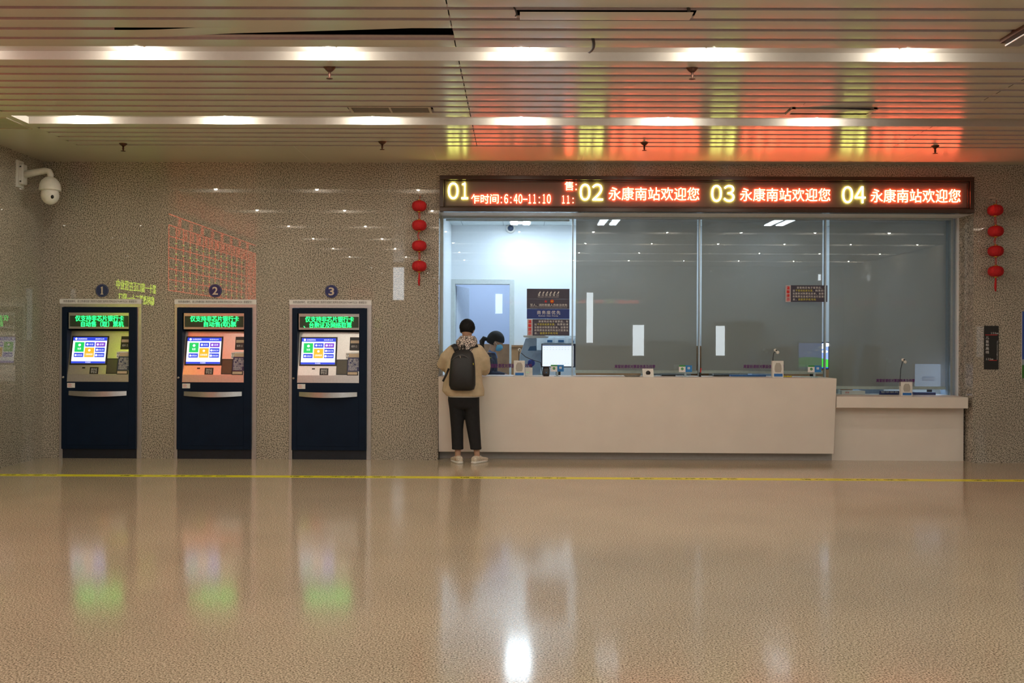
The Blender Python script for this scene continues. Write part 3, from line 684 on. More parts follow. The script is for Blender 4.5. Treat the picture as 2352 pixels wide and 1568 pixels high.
tM = Matrix.Translation((xx, -.012, PZ(2290, 804, -.012))) @ Matrix(((0, 1, 0, 0), (0, 0, -1, 0), (-1, 0, 0, 0), (0, 0, 0, 1)))
tx.text("The children's height line", -.112, .112, -.006, .006, 0, .0008, 0, M=tM)
tx.build('lettering', m_wink, t)
rl = MB(); rl.box(PX(2263, -.012, 769), PX(2291, -.012, 769), -.0135, -.012, PZ(2277, 769.5, -.012), PZ(2277, 768.3, -.012)); rl.box(PX(2272, -.012, 769), PX(2290, -.012, 769), -.0135, -.012, PZ(2277, 828, -.012), PZ(2277, 826.8, -.012))
rl.build('marker_line', m_sred, t)
x0 = PX(2347.5, -.01, 790); z0, z1 = PZ(2352, 868, -.01), PZ(2352, 715, -.01)
t = thing('wall_poster', (x0 + .3, 0, z0), 'blue and green poster board cut off by the right edge', 'poster')
Bx(x0, x0 + .6, -.01, 0, z0, z1).build('backing', m_wp, t); zm = PZ(2352, 838, -.01); zq = PZ(2352, 825, -.01)
Bx(x0, x0 + .6, -.012, -.01, zq, z1).build('blue_field', mat('poster blue', (.02, .07, .35), .4), t); Bx(x0, x0 + .6, -.012, -.01, zm, zq).build('pale_band', mat('poster pale', (.3, .36, .42), .4), t)
Bx(x0, x0 + .6, -.012, -.01, z0, zm).build('green_field', mat('poster green', (.03, .16, .02), .4), t)
# ================================================================== PTZ CAMERA on the left wall
Yc = -.55
def wz(px, py, Y=Yc): return P(px, py, Y)
xh, zh = P(114, 432, Yc); xa, za = P(60, 396, Yc)
t = thing('security_camera', (XL, Yc, zh), 'white dome security camera on a bracket arm high on the left wall', 'security camera')
Bx(XL - .002, XL + .02, Yc - .07, Yc + .07, P(40, 431, Yc)[1], P(40, 369, Yc)[1]).build('wall_plate', m_wp, t, bevel=.004)
bz0, bz1 = P(50, 424, Yc)[1], P(50, 378, Yc)[1]
Bx(XL + .02, P(58, 400, Yc)[0], Yc - .05, Yc + .05, bz0, bz1).build('bracket_box', m_wp, t, bevel=.01)
bb = MB()
for sz in (bz0 + .03, bz1 - .03):
    for sy in (-.03, .03): bb.lathe((XL + .045, Yc - .05, sz), [(.008, 0), (.008, .006)], 8, 'y')
bb.build('bolt', m_steel, t)
p0 = (P(56, 0)[0], 0, 0)
xt, ztp = P(114, 391, Yc)
MB().tube([(P(55, 400, Yc)[0], Yc, P(55, 401, Yc)[1]), (P(80, 396, Yc)[0], Yc, P(80, 396, Yc)[1]), (P(104, 392, Yc)[0], Yc, P(104, 392, Yc)[1]), (P(113, 394, Yc)[0], Yc, P(113, 394, Yc)[1]), (P(116, 400, Yc)[0], Yc, P(116, 401, Yc)[1]), (P(116, 407, Yc)[0], Yc, P(116, 408, Yc)[1])],
          [.042, .038, .036, .036, .034, .032], 16).build('arm', m_wp, t)
xh, zc = P(115, 430, Yc); z_t = P(115, 407, Yc)[1]; z_m = P(115, 436, Yc)[1]; z_b = P(115, 470, Yc)[1]
MB().lathe((xh, Yc, 0), [(.03, z_t + .004), (.055, z_t - .006), (.09, z_t - .04), (.108, z_t - .08), (.115, z_m + .005), (.115, z_m - .006), (.10, z_m - .008)], 32).build('housing', m_wp, t)
R2 = .096; MB().ball((xh, Yc, z_b + R2 * 1.15), R2, R2, R2 * 1.15, 28, 16).build('dome', m_wp, t)
MB().ball((xh + .055, Yc - .062, z_b + R2 * .85), .018, .018, .024).build('lens', m_black, t)
# ================================================================== FLOOR TAPE
ty = CAMZ * F / (1097 - 784) - CAMD
t = thing('floor_tape', (0, ty, 0), 'yellow queue line tape across the floor before the counters', 'floor tape')
Bx(XL, XR, ty - .068, ty + .068, 0, .0015).build('tape', mat('yellow vinyl tape', (.85, .80, .02), .35, var=.08), t)
k = -5.3
while k < 6:
    tl = MB(); mm = Matrix.Translation((k, ty, .0015)); tl.text('请在一米线外等候', -.55, .55, -.03, .03, 0, .0003, 0, M=mm, sp=1.4); k += 1.75
    tl.build('lettering', m_ink, t)
# ================================================================== SIGNS ON THE GLASS
GP = GY - .004
def board(name, a, b, c, d, m, label, cat='sign', th=.004):
    cx, cy = (a + b) / 2, (c + d) / 2
    t = thing(name, (PX(cx, GP, cy), GY, PZ(cx, d, GP)), label, cat)
    Bx(PX(a, GP, cy), PX(b, GP, cy), GP, GY, PZ(cx, d, GP), PZ(cx, c, GP)).build('board', m, t)
    return t
def gt(mb, s_, a, b, c, d, bold=0, Y=GP, fat=0, **k):
    if fat:
        for q, (u_, v_) in enumerate(((-fat, 0), (fat, 0), (0, fat), (0, -fat))): gt(mb, s_, a + u_, b + u_, c + v_, d + v_, 0, Y - .0001 * q, 0, **k)
        return mb
    cx = (a + b) / 2; mb.text(s_, PX(a, Y, c), PX(b, Y, c), PZ(cx, d, Y), PZ(cx, c, Y), Y, .0008, bold, **k); return mb
t = board('priority_sign', 1210, 1308, 663, 686.5, m_spur, 'dark sign with passenger pictograms, topmost on window one glass')
g = MB()
for k in range(6):
    cx = 1240 + 8.5 * k; x, z = P(cx, 671.5, GP)
    g.ball((x + .004, GP, z + .010), .004, .001, .004, 10, 6); g.add([(x - .014, GP - .0008, z - .012), (x + .0, GP - .0008, z - .012), (x + .012, GP - .0008, z + .006), (x - .004, GP - .0008, z + .005)], [(0, 1, 2, 3)])
gt(g, '重点旅客窗口', 1235.5, 1283, 674, 680, sp=1.9); gt(g, 'Passengers who needs care window', 1235.5, 1283.5, 681, 683, 0)
g.build('print', m_wink, t)
t = board('priority_sign', 1210, 1308, 686.6, 709, m_spur, 'dark sign with red star and round emblem, second on window one glass')
g = MB(); gt(g, '军人、消防救援人员依法优先', 1218, 1303, 697.5, 703); gt(g, 'Military and fire rescue personnel have priority according to the law', 1218, 1303, 704, 706, 0); g.build('print', m_wink, t)
x, z = P(1253.5, 692, GP); st = [(x + (.021 if k % 2 == 0 else .0085) * math.sin(k * PI / 5), z + (.021 if k % 2 == 0 else .0085) * math.cos(k * PI / 5)) for k in range(10)]
g = MB(); c_ = len(g.v); g.add([(x, GP - .001, z)] + [(a, GP - .001, b) for a, b in st], [(0, 1 + k, 1 + (k + 1) % 10) for k in range(10)]); g.build('star', m_sred, t)
x, z = P(1268, 692, GP); MB().lathe((x, GP, z), [(.023, 0), (.023, .001), (.001, .001)], 24, 'y').build('emblem', mat('orange emblem', (.70, .10, .02), .5), t); MB().lathe((x, GP - .001, z), [(.008, 0), (.008, .0008), (.001, .0008)], 12, 'y').build('emblem_centre', m_syel, t)
t = board('priority_sign', 1210, 1308, 709.2, 732, m_sblue, 'blue business class priority sign, third on window one glass')
g = MB(); gt(g, '商务座优先', 1233.5, 1287, 713, 722, sp=1.3); gt(g, 'Business  Class  Priority', 1237, 1282, 724, 727, .01); g.build('print', m_wink, t)
def reminder(a, c, wpx, hpx, label, lilac):
    t = thing('reminder_sign', (PX(a + wpx / 2, GP, c), GY, PZ(a, c + hpx, GP)), label, 'sign')
    cx = a + wpx / 2; sx = wpx / 97; sz = hpx / 38
    Bx(PX(a + 12.2 * sx, GP, c), PX(a + wpx, GP, c), GP, GY, PZ(cx, c + hpx, GP), PZ(cx, c, GP)).build('board', m_spur, t)
    Bx(PX(a, GP, c), PX(a + 12 * sx, GP, c), GP, GY, PZ(cx, c + hpx + .5, GP), PZ(cx, c, GP)).build('side_strip', mat('pale pink board', (.55, .47, .50), .5), t)
    r = MB()
    for k, ch in enumerate('温馨提示'): gt(r, ch, a + 2.2 * sx, a + 9.5 * sx, c + (2.5 + 8.9 * k) * sz, c + (9.5 + 8.9 * k) * sz, fat=.3)
    r.build('title', m_sred, t)
    wh = MB(); ye = MB(); L = [('旅客购买电子客票后，车', 26, 94), ('站', 16.5, 21.5), ('，购票后请', 63, 94), ('当面核对购票信息单。如需领', 16.5, 94), ('收购票信息或列车运行变更信', 16.5, 94), ('息，', 16.5, 25)]
    rowi = [0, 1, 1, 2, 3, 4]
    for (s_, p, q), ri in zip(L, rowi): gt(wh, s_, a + p * sx, a + q * sx, c + (3 + 6.75 * ri) * sz, c + (8 + 6.75 * ri) * sz, sp=1.25)
    gt(ye, '不提供纸质车票', a + 23 * sx, a + 62 * sx, c + 9.7 * sz, c + 14.8 * sz, sp=1.25); gt(ye, '请提供手机号码', a + 29 * sx, a + 70 * sx, c + 30 * sz, c + 35 * sz, sp=1.25)
    wh.build('print', m_wink, t); ye.build('yellow_print', m_syel, t)
reminder(1211, 732.5, 97, 38, 'dark reminder sign with red side title, lowest on window one glass', 1)
reminder(1804.5, 655, 96, 38, 'dark reminder sign with red side title, alone on window three glass', 0)
m_pur = mat('purple vinyl lettering', (.10, .008, .11), .5)
for (s_, a, b, c, d, lab) in (('离窗前请核对票面信息及找零', 1120, 1222, 835, 844.5, 'purple lettering on window one glass beside the masked clerk'), ('离窗前请核对票面信息及找零', 1412, 1505, 837.5, 845.5, 'purple lettering on window two glass above the steel tray'),
                              ('离窗前请核对票面信息及找零', 1708, 1801, 837.5, 845.5, 'purple lettering on window three glass left of the intercom'), ('离窗前请核对票面信息及找零', 2013, 2101, 870, 877.5, 'purple lettering on window four glass above the low counter')):
    Yt = GY - .001; gt(MB(), s_, a, b, c, d, 0, Y=Yt, fat=.28).build('window_lettering', m_pur, label=lab, cat='lettering')
# ================================================================== THINGS ON THE COUNTERS
m_grille = mat('grey speaker grille', (.42, .40, .36), .7)
def intercom(a, b, c, mic, lab, Y=.10, top=CT, dy=0):
    x0, x1 = PX(a, Y, c), PX(b, Y, c); z1 = PZ((a + b) / 2, c, Y); X = (x0 + x1) / 2; z0 = top
    t = thing('intercom_speaker', (X, Y, z0), lab, 'intercom')
    Bx(x0, x1, Y, Y + .06, z0, z1).build('case', m_wp, t, bevel=.004)
    h = z1 - z0; n = 8
    pts = [(X - .032, z0 + h * .32), (X + .032, z0 + h * .32), (X + .042, z0 + h * .5), (X + .038, z0 + h * .72), (X + .022, z0 + h * .88), (X - .022, z0 + h * .88), (X - .038, z0 + h * .72), (X - .042, z0 + h * .5)]
    MB().prism(pts, Y - .003, Y).build('grille', m_grille, t); Bx(x0 + .018, x1 - .012, Y - .002, Y, z0 + h * .07, z0 + h * .24).build('blue_label', m_bink, t)
    mx_, mz = P(mic[0], mic[1], Y + .03); xn = PX(mic[2], Y + .03, 830)
    MB().tube([(xn, Y + .03, z1 - .05), (xn, Y + .03, z1 + .03), ((xn * 2 + mx_) / 3 - .004, Y + .03, (z1 + mz) / 2 + .02), (mx_, Y + .03, mz)], .0045, 8).build('gooseneck', m_black, t)
    mc = MB().ball((mx_, Y + .03, mz), .020, .02, .018, 16, 10).build('microphone', m_wp, t); MB().ball((mx_ + .004, Y + .008, mz), .009, .006, .009, 12, 8).build('microphone_opening', m_black, mc)
    if mic[3]: MB().ball((mx_ + .028, Y + .03, mz - .026), .020, .012, .020, 16, 10).build('indicator_cap', m_wp, t)
intercom(1180, 1205.5, 828, (1193, 803, 1192, 0), 'white intercom speaker in front of window one, by the clerk')
intercom(1774.5, 1800, 828.5, (1781, 804, 1775.5, 1), 'white intercom speaker with gooseneck microphone before window three')
intercom(2070, 2096, 877, (2074, 826, 2067.5, 1), 'white intercom speaker on the low counter before window four', Y=.12, top=zl)
m_pg = mat('payment green', (.03, .28, .06), .5); m_pb = mat('payment blue', (.02, .20, .55), .5)
def paysign(a, c, lab, wpx=30, hpx=15.5, Y=.20, stand=True):
    x0, xm, x1 = PX(a, Y, c), PX(a + wpx / 2, Y, c), PX(a + wpx, Y, c); z0, z1 = PZ(a, c + hpx, Y), PZ(a, c, Y)
    t = thing('payment_sign', (xm, Y, CT), lab, 'sign', 'green and blue payment signs on the counter')
    gsn = Bx(x0, xm, Y, Y + .006, z0, z1).build('white_card', m_paper, t); Bx(x0, xm, Y - .001, Y, z1 - .017, z1).build('green_header', m_pg, gsn)
    cx, cz = (x0 + xm) / 2, (z0 + z1) / 2 - .003; MB().lathe((cx, Y, cz), [(.016, 0), (.016, .001), (.001, .001)], 20, 'y').build('green_mark', m_pg, gsn)
    MB().add([(cx - .009, Y - .0016, cz), (cx - .002, Y - .0016, cz - .008), (cx + .010, Y - .0016, cz + .007), (cx - .002, Y - .0016, cz - .002)], [(0, 1, 2, 3)]).build('tick', m_wink, gsn)
    bs = Bx(xm, x1, Y, Y + .006, z0, z1).build('blue_card', m_pb, t); cx = (xm + x1) / 2
    MB().box(cx - .014, cx + .014, Y - .001, Y, cz - .004, cz + .022).build('white_mark', m_wink, bs); MB().text('支', cx - .010, cx + .010, cz - .001, cz + .019, Y - .001, .0006, 0).text('支付宝', cx - .016, cx + .016, cz - .022, cz - .013, Y, .0008).build('lettering', m_pb, bs)
    sd = MB().box(xm - .012, xm + .012, Y + .006, Y + .016, CT, z0 + .03).box(xm - .035, xm + .035, Y - .01, Y + .03, CT, CT + .006); sd.build('stand', mat('clear grey acrylic', (.35, .45, .50), .2), t)
paysign(1265, 837.5, 'green and blue payment sign in front of window one monitor')
paysign(1559.5, 838.5, 'green and blue payment sign at the right of window two')
paysign(1856, 839, 'green and blue payment sign at the right of window three')
# window one: reader, box, cable
x, z = P(1254.5, 857, .22); t = thing('fingerprint_reader', (x, .22, CT), 'black handheld reader standing before window one monitor', 'reader')
MB().loft([((x, .22, CT), (.036, 0, 0), (0, .03, 0), 4), ((x, .22, CT + .03), (.040, 0, 0), (0, .03, 0), 4), ((x, .225, CT + .08), (.042, 0, 0), (0, .025, 0), 3), ((x, .23, CT + .118), (.034, 0, 0), (0, .018, 0), 3)], 24).build('body', m_black, t)
Bx(x - .012, x + .012, .212, .216, CT + .106, CT + .114).build('silver_mark', m_steel, t); MB().lathe((x, .196, CT + .045), [(.006, 0), (.006, .006)], 10, 'y').build('indicator', m_bink, t)
x0, x1 = PX(1206, .25, 850), PX(1223, .25, 850); t = thing('card_box', ((x0 + x1) / 2, .27, CT), 'small white box beside the window one intercom speaker', 'box')
Bx(x0, x1, .25, .31, CT, PZ(1214, 844, .25)).build('case', m_wp, t, bevel=.003); MB().ball((x0 + .02, .25, CT + .045), .003).ball((x0 + .04, .25, CT + .045), .003).build('green_light', glow('small green light', (.1, 1, .3), 1.5), t)
MB().tube([(PX(1197, .3), .3, PZ(1197, 810, .3)), (PX(1207, .3), .3, PZ(1207, 819, .3)), (PX(1222, .3), .3, PZ(1222, 826, .3)), (PX(1242, .33), .33, PZ(1242, 832, .33)), (PX(1247, .34), .34, CT + .004)], .0045, 8).build('gooseneck_cable', m_black, label='black gooseneck cable arching before window one', cat='cable')
# steel tray, camera card
x0, x1 = PX(1434, .12, 860), PX(1474, .12, 860); xc = (x0 + x1) / 2
MB().loft([((xc, .2, CT), (.08, 0, 0), (0, .06, 0)), ((xc, .2, CT + .012), (.098, 0, 0), (0, .075, 0)), ((xc, .2, CT + .014), (.102, 0, 0), (0, .079, 0)), ((xc, .2, CT + .010), (.094, 0, 0), (0, .07, 0)), ((xc, .2, CT + .004), (.078, 0, 0), (0, .055, 0))], 32).build('cash_tray', m_steel, label='oval steel cash tray on the counter before window two', cat='tray')
x0, x1 = PX(1475.5, .1, 853), PX(1501.5, .1, 853); zt = PZ(1488, 846.5, .1); xc = (x0 + x1) / 2
t = thing('face_scanner', (xc, .1, CT), 'white square face scanner with dark round lens before window two', 'scanner')
MB().add([(x0 + .006, .08, CT), (x1, .08, CT), (x1 - .004, .11, zt), (x0, .11, zt), (x0 + .006, .12, CT), (x1, .12, CT), (x1 - .004, .13, zt), (x0, .13, zt)], [(0, 1, 2, 3), (7, 6, 5, 4), (0, 4, 5, 1), (1, 5, 6, 2), (2, 6, 7, 3), (3, 7, 4, 0)]).build('case', m_wp, t, bevel=.003)
zc = (CT + zt) / 2; MB().lathe((xc, .093, zc), [(.027, 0), (.027, .004), (.001, .005)], 24, 'y').build('lens', m_black, t)
# bits
x, z = P(1608, 855, .3); t = thing('marker_pen', (x, .3, CT), 'black and red pen cup standing at the post between windows two and three', 'pen holder'); MB().lathe((x, .3, CT), [(.014, 0), (.014, .05), (.011, .052)], 14).build('holder', m_black, t); MB().tube([(x + .005, .3, CT + .045), (x + .012, .3, CT + .10)], .006, 8, rnd=True).build('pen', m_sred, t)
yc = [(PX(1800 + 3.2 * k, .2), .2 + .02 * math.sin(k * 2.3), CT + .007 + .008 * abs(math.sin(k * 1.7))) for k in range(7)]
MB().tube(yc, .007, 8).build('cable', mat('yellow plastic', (.75, .62, .02), .4), label='yellow coiled cable lying beside the window three intercom', cat='cable')
# papers and folders under the blinds
for (a, b, c, d, m, lab, Y) in ((1680, 1760, 856, 862, m_bink, 'blue folder lying behind the glass of window three', .44), (1640, 1676, 857, 862, m_dark, 'dark folder lying behind the glass of window three, left', .44), (1520, 1552, 857, 861.5, m_dark, 'dark folder lying behind the glass of window two', .44)):
    Bx(PX(a, Y), PX(b, Y), Y, Y + .1, CT, CT + .018).build('folder', m, label=lab, cat='folder', bevel=.002)
Y = .44
t = thing('paper_tray', (PX(1960, Y), Y, zl), 'white paper box under the blind of window four', 'box'); Bx(PX(1934, Y), PX(1988, Y), Y, Y + .12, zl, zl + .045).build('box', m_paper, t, bevel=.003); MB().text('票据', PX(1942, Y), PX(1951, Y), zl + .012, zl + .034, Y, .0008).build('lettering', m_sred, t)
t = thing('name_plate', (PX(2045, Y), Y, zl), 'blue name plate with white lettering under the blind of window four', 'sign'); Bx(PX(2022, Y), PX(2066, Y), Y, Y + .03, zl, zl + .045).build('plate', m_sblue, t); MB().text('暂停服务', PX(2024, Y), PX(2064, Y), zl + .02, zl + .042, Y, .0008).build('lettering', m_wink, t)
Bx(PX(2100, Y), PX(2150, Y), Y, Y + .08, zl, zl + .03).build('folder', m_sblue, label='dark blue folder under the blind of window four, right', cat='folder', bevel=.002)
# ================================================================== MONITORS
def monitor(a, b, c, d, Y, top, lab, kind):
    x0, x1 = PX(a, Y, c), PX(b, Y, c); z0, z1 = PZ((a + b) / 2, d, Y), PZ((a + b) / 2, c, Y); X = (x0 + x1) / 2
    t = thing('monitor', (X, Y, top), lab, 'monitor')
    Bx(x0, x1, Y, Y + .035, z0, z1).build('casing', mat('navy monitor plastic', (.015, .025, .06), .35), t, bevel=.004)
    bz = .014
    sc = {'white': glow('white monitor', (.86, .92, 1), 1.05), 'desk': glow('blue desktop', (.25, .38, .95), 1.5), 'pale': glow('pale blue monitor', (.50, .66, .95), 3.0)}[kind]
    s_ = Bx(x0 + bz, x1 - bz - (.012 if kind == 'white' else 0), Y - .002, Y, z0 + bz, z1 - bz).build('screen', sc, t)
    if kind == 'white':
        Bx(x0 + bz, x1 - bz - .012, Y - .003, Y - .002, z1 - bz - .012, z1 - bz - .002).build('title_bar', glow('title bar', (.02, .05, .25), .6), s_)
        l_ = MB()
        for k in range(9):
            for zz in (z1 - .05, z1 - .075, z0 + .05): l_.box(x0 + .03 + k * .038, x0 + .045 + k * .038, Y - .003, Y - .002, zz, zz + .003)
        l_.build('screen_text', glow('grey screen text', (.5, .5, .6), .8), s_)
    if kind == 'desk':
        h = z1 - z0; pts = [(x0 + bz, z0 + bz), (x1 - bz, z0 + bz), (x1 - bz, z0 + h * .36)] + [(x1 - bz + (x0 - x1 + 2 * bz) * k / 10, z0 + h * (.36 + .09 * math.sin(k / 10 * 2.4))) for k in range(1, 11)]
        MB().prism(pts, Y - .003, Y - .002).build('green_field', glow('desktop green', (.06, .55, .05), 1.5), s_)
        Bx(x0 + bz, x1 - bz, Y - .004, Y - .003, z0 + bz, z0 + bz + .014).build('task_bar', glow('desktop bar', (.05, .15, .8), 1), s_)
        g = MB()
        for (u_, v_, r_) in ((.75, .8, .03), (.9, .9, .04), (.6, .7, .018), (.35, .62, .015), (.85, .65, .03)): g.ball((x0 + u_ * (x1 - x0), Y - .003, z0 + v_ * h), r_ * 1.4, .001, r_ * .6, 14, 8)
        g.build('cloud', glow('desktop cloud', (.85, .9, 1), 1.8), s_)
    if kind == 'pale':
        Bx(x0 + .10, x0 + .25, Y - .004, Y - .002, z0 + .10, z0 + .155).build('dialog', glow('dialog blue', (.28, .42, .8), 2), s_); Bx(x0 + .12, x0 + .27, Y - .005, Y - .004, z0 + .115, z0 + .14).build('dialog_text', glow('dialog pale', (.45, .58, .85), 2.4), s_)
    MB().box(X - .03, X + .03, Y + .035, Y + .055, top, (z0 + z1) / 2).box(X - .1, X + .1, Y - .04, Y + .12, top, top + .012).build('stand', m_black, t, bevel=.003)
monitor(1243.5, 1322, 789, 843.5, .80, .90, 'bright monitor with white page behind window one glass', 'white')
monitor(1832, 1905, 785, 848, .66 + .1, .90, 'monitor with blue and green desktop behind window three', 'desk')
monitor(2099, 2178, 833, 893, .72, .74, 'pale blue glowing monitor behind the blind of window four', 'pale')
# printer, scanner stand, cabinet behind window one
def zp(u_, v_, Y): return P(1100 + u_ / 6.817, 640 + v_ / 6.817, Y)
m_pr = mat('light blue grey plastic', (.34, .45, .60), .4); Yp = 1.0
t = thing('ticket_printer', (zp(800, 1300, Yp)[0], Yp + .1, .90), 'grey-blue ticket printer with raised white lid beside the clerk', 'printer')
MB().prism([zp(u_, v_, Yp) for u_, v_ in ((735, 930), (640, 1200), (632, 1310))] + [(zp(632, 1400, Yp)[0], .90), (zp(960, 1400, Yp)[0], .90)] + [zp(u_, v_, Yp) for u_, v_ in ((975, 1300), (985, 1120), (905, 1115), (905, 930))], Yp, Yp + .22).build('body', m_pr, t, bevel=.006)
MB().prism([zp(u_, v_, Yp) for u_, v_ in ((765, 1125), (800, 1058), (895, 1050), (898, 1125))], Yp - .004, Yp).build('window', mat('dark blue plastic', (.03, .12, .28), .3), t)
MB().prism([zp(u_, v_, Yp) for u_, v_ in ((695, 885), (700, 912), (820, 932), (1080, 925), (1100, 908), (1010, 882))], Yp - .03, Yp + .2).build('lid', m_wp, t, bevel=.004)
MB().prism([zp(u_, v_, Yp) for u_, v_ in ((825, 1205), (835, 1190), (930, 1120), (985, 1118), (980, 1160), (850, 1205))], Yp - .03, Yp).build('paper_arm', m_pr, t)
Yk = 2.45
t = thing('key_cabinet', (zp(1250, 900, Yk)[0], Yk, OF), 'white storage cabinet with small blue windows behind the monitor', 'cabinet')
(xa, za), (xb, _) = zp(905, 885, Yk), zp(1520, 885, Yk); Bx(xa, xb, Yk, Yk + .36, OF, za).build('carcass', mat('white cabinet', (.70, .78, .85), .4), t, bevel=.006)
for (u0_, v0_, u1_, v1_) in ((1010, 920, 1165, 1000), (1180, 920, 1345, 1005), (1400, 930, 1500, 1005)):
    (a, b), (c, d) = zp(u0_, v1_, Yk), zp(u1_, v0_, Yk); dd = Bx(a, c, Yk - .012, Yk, b, d).build('door', mat('white cabinet door', (.62, .72, .82), .4), t, bevel=.003)
    (a, b), (c, d) = zp(u0_ + 60, v0_ + 75, Yk), zp(min(u1_ - 15, u0_ + 150), v0_ + 38, Yk); Bx(a, c, Yk - .015, Yk - .012, b, d).build('door_window', mat('dark blue plastic', (.03, .12, .28), .3), dd)
x, z = P(1220.5, 833, .75); t = thing('stamp_ball', (x, .75, .90), 'dark blue round holder in front of the printer', 'holder'); MB().ball((x, .75, z), .048, .04, .048).build('ball', mat('deep blue plastic', (.01, .03, .25), .35), t); MB().lathe((x, .75, .90), [(.03, 0), (.012, .012), (.012, z - .90 - .03)], 16).build('foot', m_black, t)
x, z = P(1241, 850, .70); MB().ball((x, .70, .90), .06, .04, .10, 20, 14, fn=lambda d, p: Vector((p.x, p.y, max(0, p.z)))).build('computer_mouse', mat('grey green plastic', (.30, .38, .36), .4), label='grey-green rounded scanner on the desk behind the black reader', cat='scanner')
def printer(px, Y, top, lab):
    x, z = P(px, 800, Y); t = thing('ticket_printer', (x, Y + .1, top), lab, 'printer'); h = z - top
    MB().prism([(x - .15, top), (x - .16, top + h * .45), (x - .10, top + h), (x + .08, top + h), (x + .10, top + h * .5), (x + .17, top + h * .45), (x + .17, top)], Y, Y + .22).build('body', m_pr, t, bevel=.006)
    MB().prism([(x - .12, top + h + .004), (x - .10, top + h + .045), (x + .12, top + h + .03), (x + .12, top + h + .004)], Y - .03, Y + .2).build('lid', m_wp, t, bevel=.004)
printer(1755, 1.0, .90, 'ticket printer seen dimly through the blind of window three')
printer(2000, 1.0, .74, 'ticket printer seen dimly through the blind of window four')
for (a, b, c, lab) in ((1640, 1755, 737, 'tall cabinet seen dimly through the blind of window three'), (1480, 1588, 783, 'low cabinet seen dimly through the blind of window two')):
    Y = 2.4; x0, x1, z1 = PX(a, Y), PX(b, Y), PZ(a, c, Y); m_gc = mat('grey cabinet', (.28, .28, .26), .5)
    t = thing('storage_cabinet', ((x0 + x1) / 2, Y, OF), lab, 'cabinet'); Bx(x0, x1, Y + .012, Y + .38, OF, z1).build('carcass', m_gc, t, bevel=.004)
    for s0, s1 in ((x0 + .01, (x0 + x1) / 2 - .004), ((x0 + x1) / 2 + .004, x1 - .01)):
        d_ = Bx(s0, s1, Y, Y + .012, OF + .05, z1 - .02).build('door', m_gc, t, bevel=.003); Bx((s0 + s1) / 2 - .05, (s0 + s1) / 2 + .05, Y - .015, Y, OF + .8, OF + .82).build('handle', m_steel, d_)
# ================================================================== PEOPLE
m_skin = mat('skin', (.50, .30, .21), .5, var=.06); m_hair = mat('black hair', (.006, .0055, .006), .62, spec=.25, var=.3, scale=160, bump=.5)
def headmesh(mb, R, C, sc=1.0, blank=False):
    "head looking along local -Y; C = centre, R = rotation"
    def fn(d, p):
        x, y, z = p
        if z < 0: k = 1 + z * 2.6; x *= max(.55, k); y = y * (1 + z * 1.2)
        if d.y < -.3 and not blank:
            # nose, brow, eye hollows, lips, chin
            g = lambda cx, cz, w, h: math.exp(-((p.x - cx) / w) ** 2 - ((p.z - cz) / h) ** 2)
            y -= .022 * g(0, -.022, .012, .020) + .010 * g(0, .005, .008, .02) + .005 * g(0, .030, .04, .01) + .007 * g(0, -.062, .020, .007) + .008 * g(0, -.092, .018, .014)
            y += .010 * g(.030, .008, .015, .011) + .010 * g(-.030, .008, .015, .011)
        return Vector((x, y, z)) * sc
    mb.ball(C, .073, .092, .112, 48, 36, fn=fn, R=R)
    for s_ in (-1, 1):
        mb.ball(Vector(C) + R @ Vector((s_ * .074, .008, -.012)) * sc, .010, .020, .030, 14, 10, R=R)
        mb.ball(Vector(C) + R @ Vector((s_ * .030, -.076, .006)) * sc, .011, .011, .009, 12, 8, R=R)
def hand(mb, W, D, N, side, curl=.5, s=1.0):
    "W wrist, D direction, N back-of-hand normal, side=+1 thumb towards D x N"
    W, D, N = Vector(W), Vector(D).normalized(), Vector(N).normalized(); T = D.cross(N).normalized() * side
    def p(a, b, c): return W + (D * a + T * b + N * c) * s
    mb.tube([p(-.02, 0, 0), p(.03, 0, 0), p(.085, 0, 0)], [(.026, .018), (.038, .015), (.040, .012)], 14, upv=N)
    for k, (b, L) in enumerate(((.029, .070), (.010, .078), (-.010, .073), (-.028, .058))):
        c1 = curl * .5; pts = [p(.075, b, 0)]; a = 0; q = Vector((.078, b, 0))
        for j in range(3):
            a += curl * (.5 if j == 0 else .7); l = L * (.45, .32, .25)[j]; q = q + Vector((math.cos(a) * l, b * .05, -math.sin(a) * l)); pts.append(p(*q))
        mb.tube(pts, [.0095 * s, .009 * s, .0085 * s, .007 * s], 10, rnd=True)
    mb.tube([p(.015, .024, -.004), p(.045, .048, -.012), p(.075, .055, -.022), p(.092, .052, -.030)], [.013 * s, .011 * s, .010 * s, .008 * s], 10, rnd=True)
def person_body(mb, t, name='body', vox=.0055):
    o = mb.build(name, m_skin, t)
    r = o.modifiers.new('skin', 'REMESH'); r.mode = 'VOXEL'; r.voxel_size = vox; r.use_smooth_shade = True
    s_ = o.modifiers.new('smooth', 'SMOOTH'); s_.iterations = 3; s_.factor = .5
    return o
def clothes(mb, name, m, t, vox=.008, it=4, label=None):
    o = mb.build(name, m, t, label=label); r = o.modifiers.new('cloth', 'REMESH'); r.mode = 'VOXEL'; r.voxel_size = vox; r.use_smooth_shade = True
    s_ = o.modifiers.new('smooth', 'SMOOTH'); s_.iterations = it; s_.factor = .5
    return o
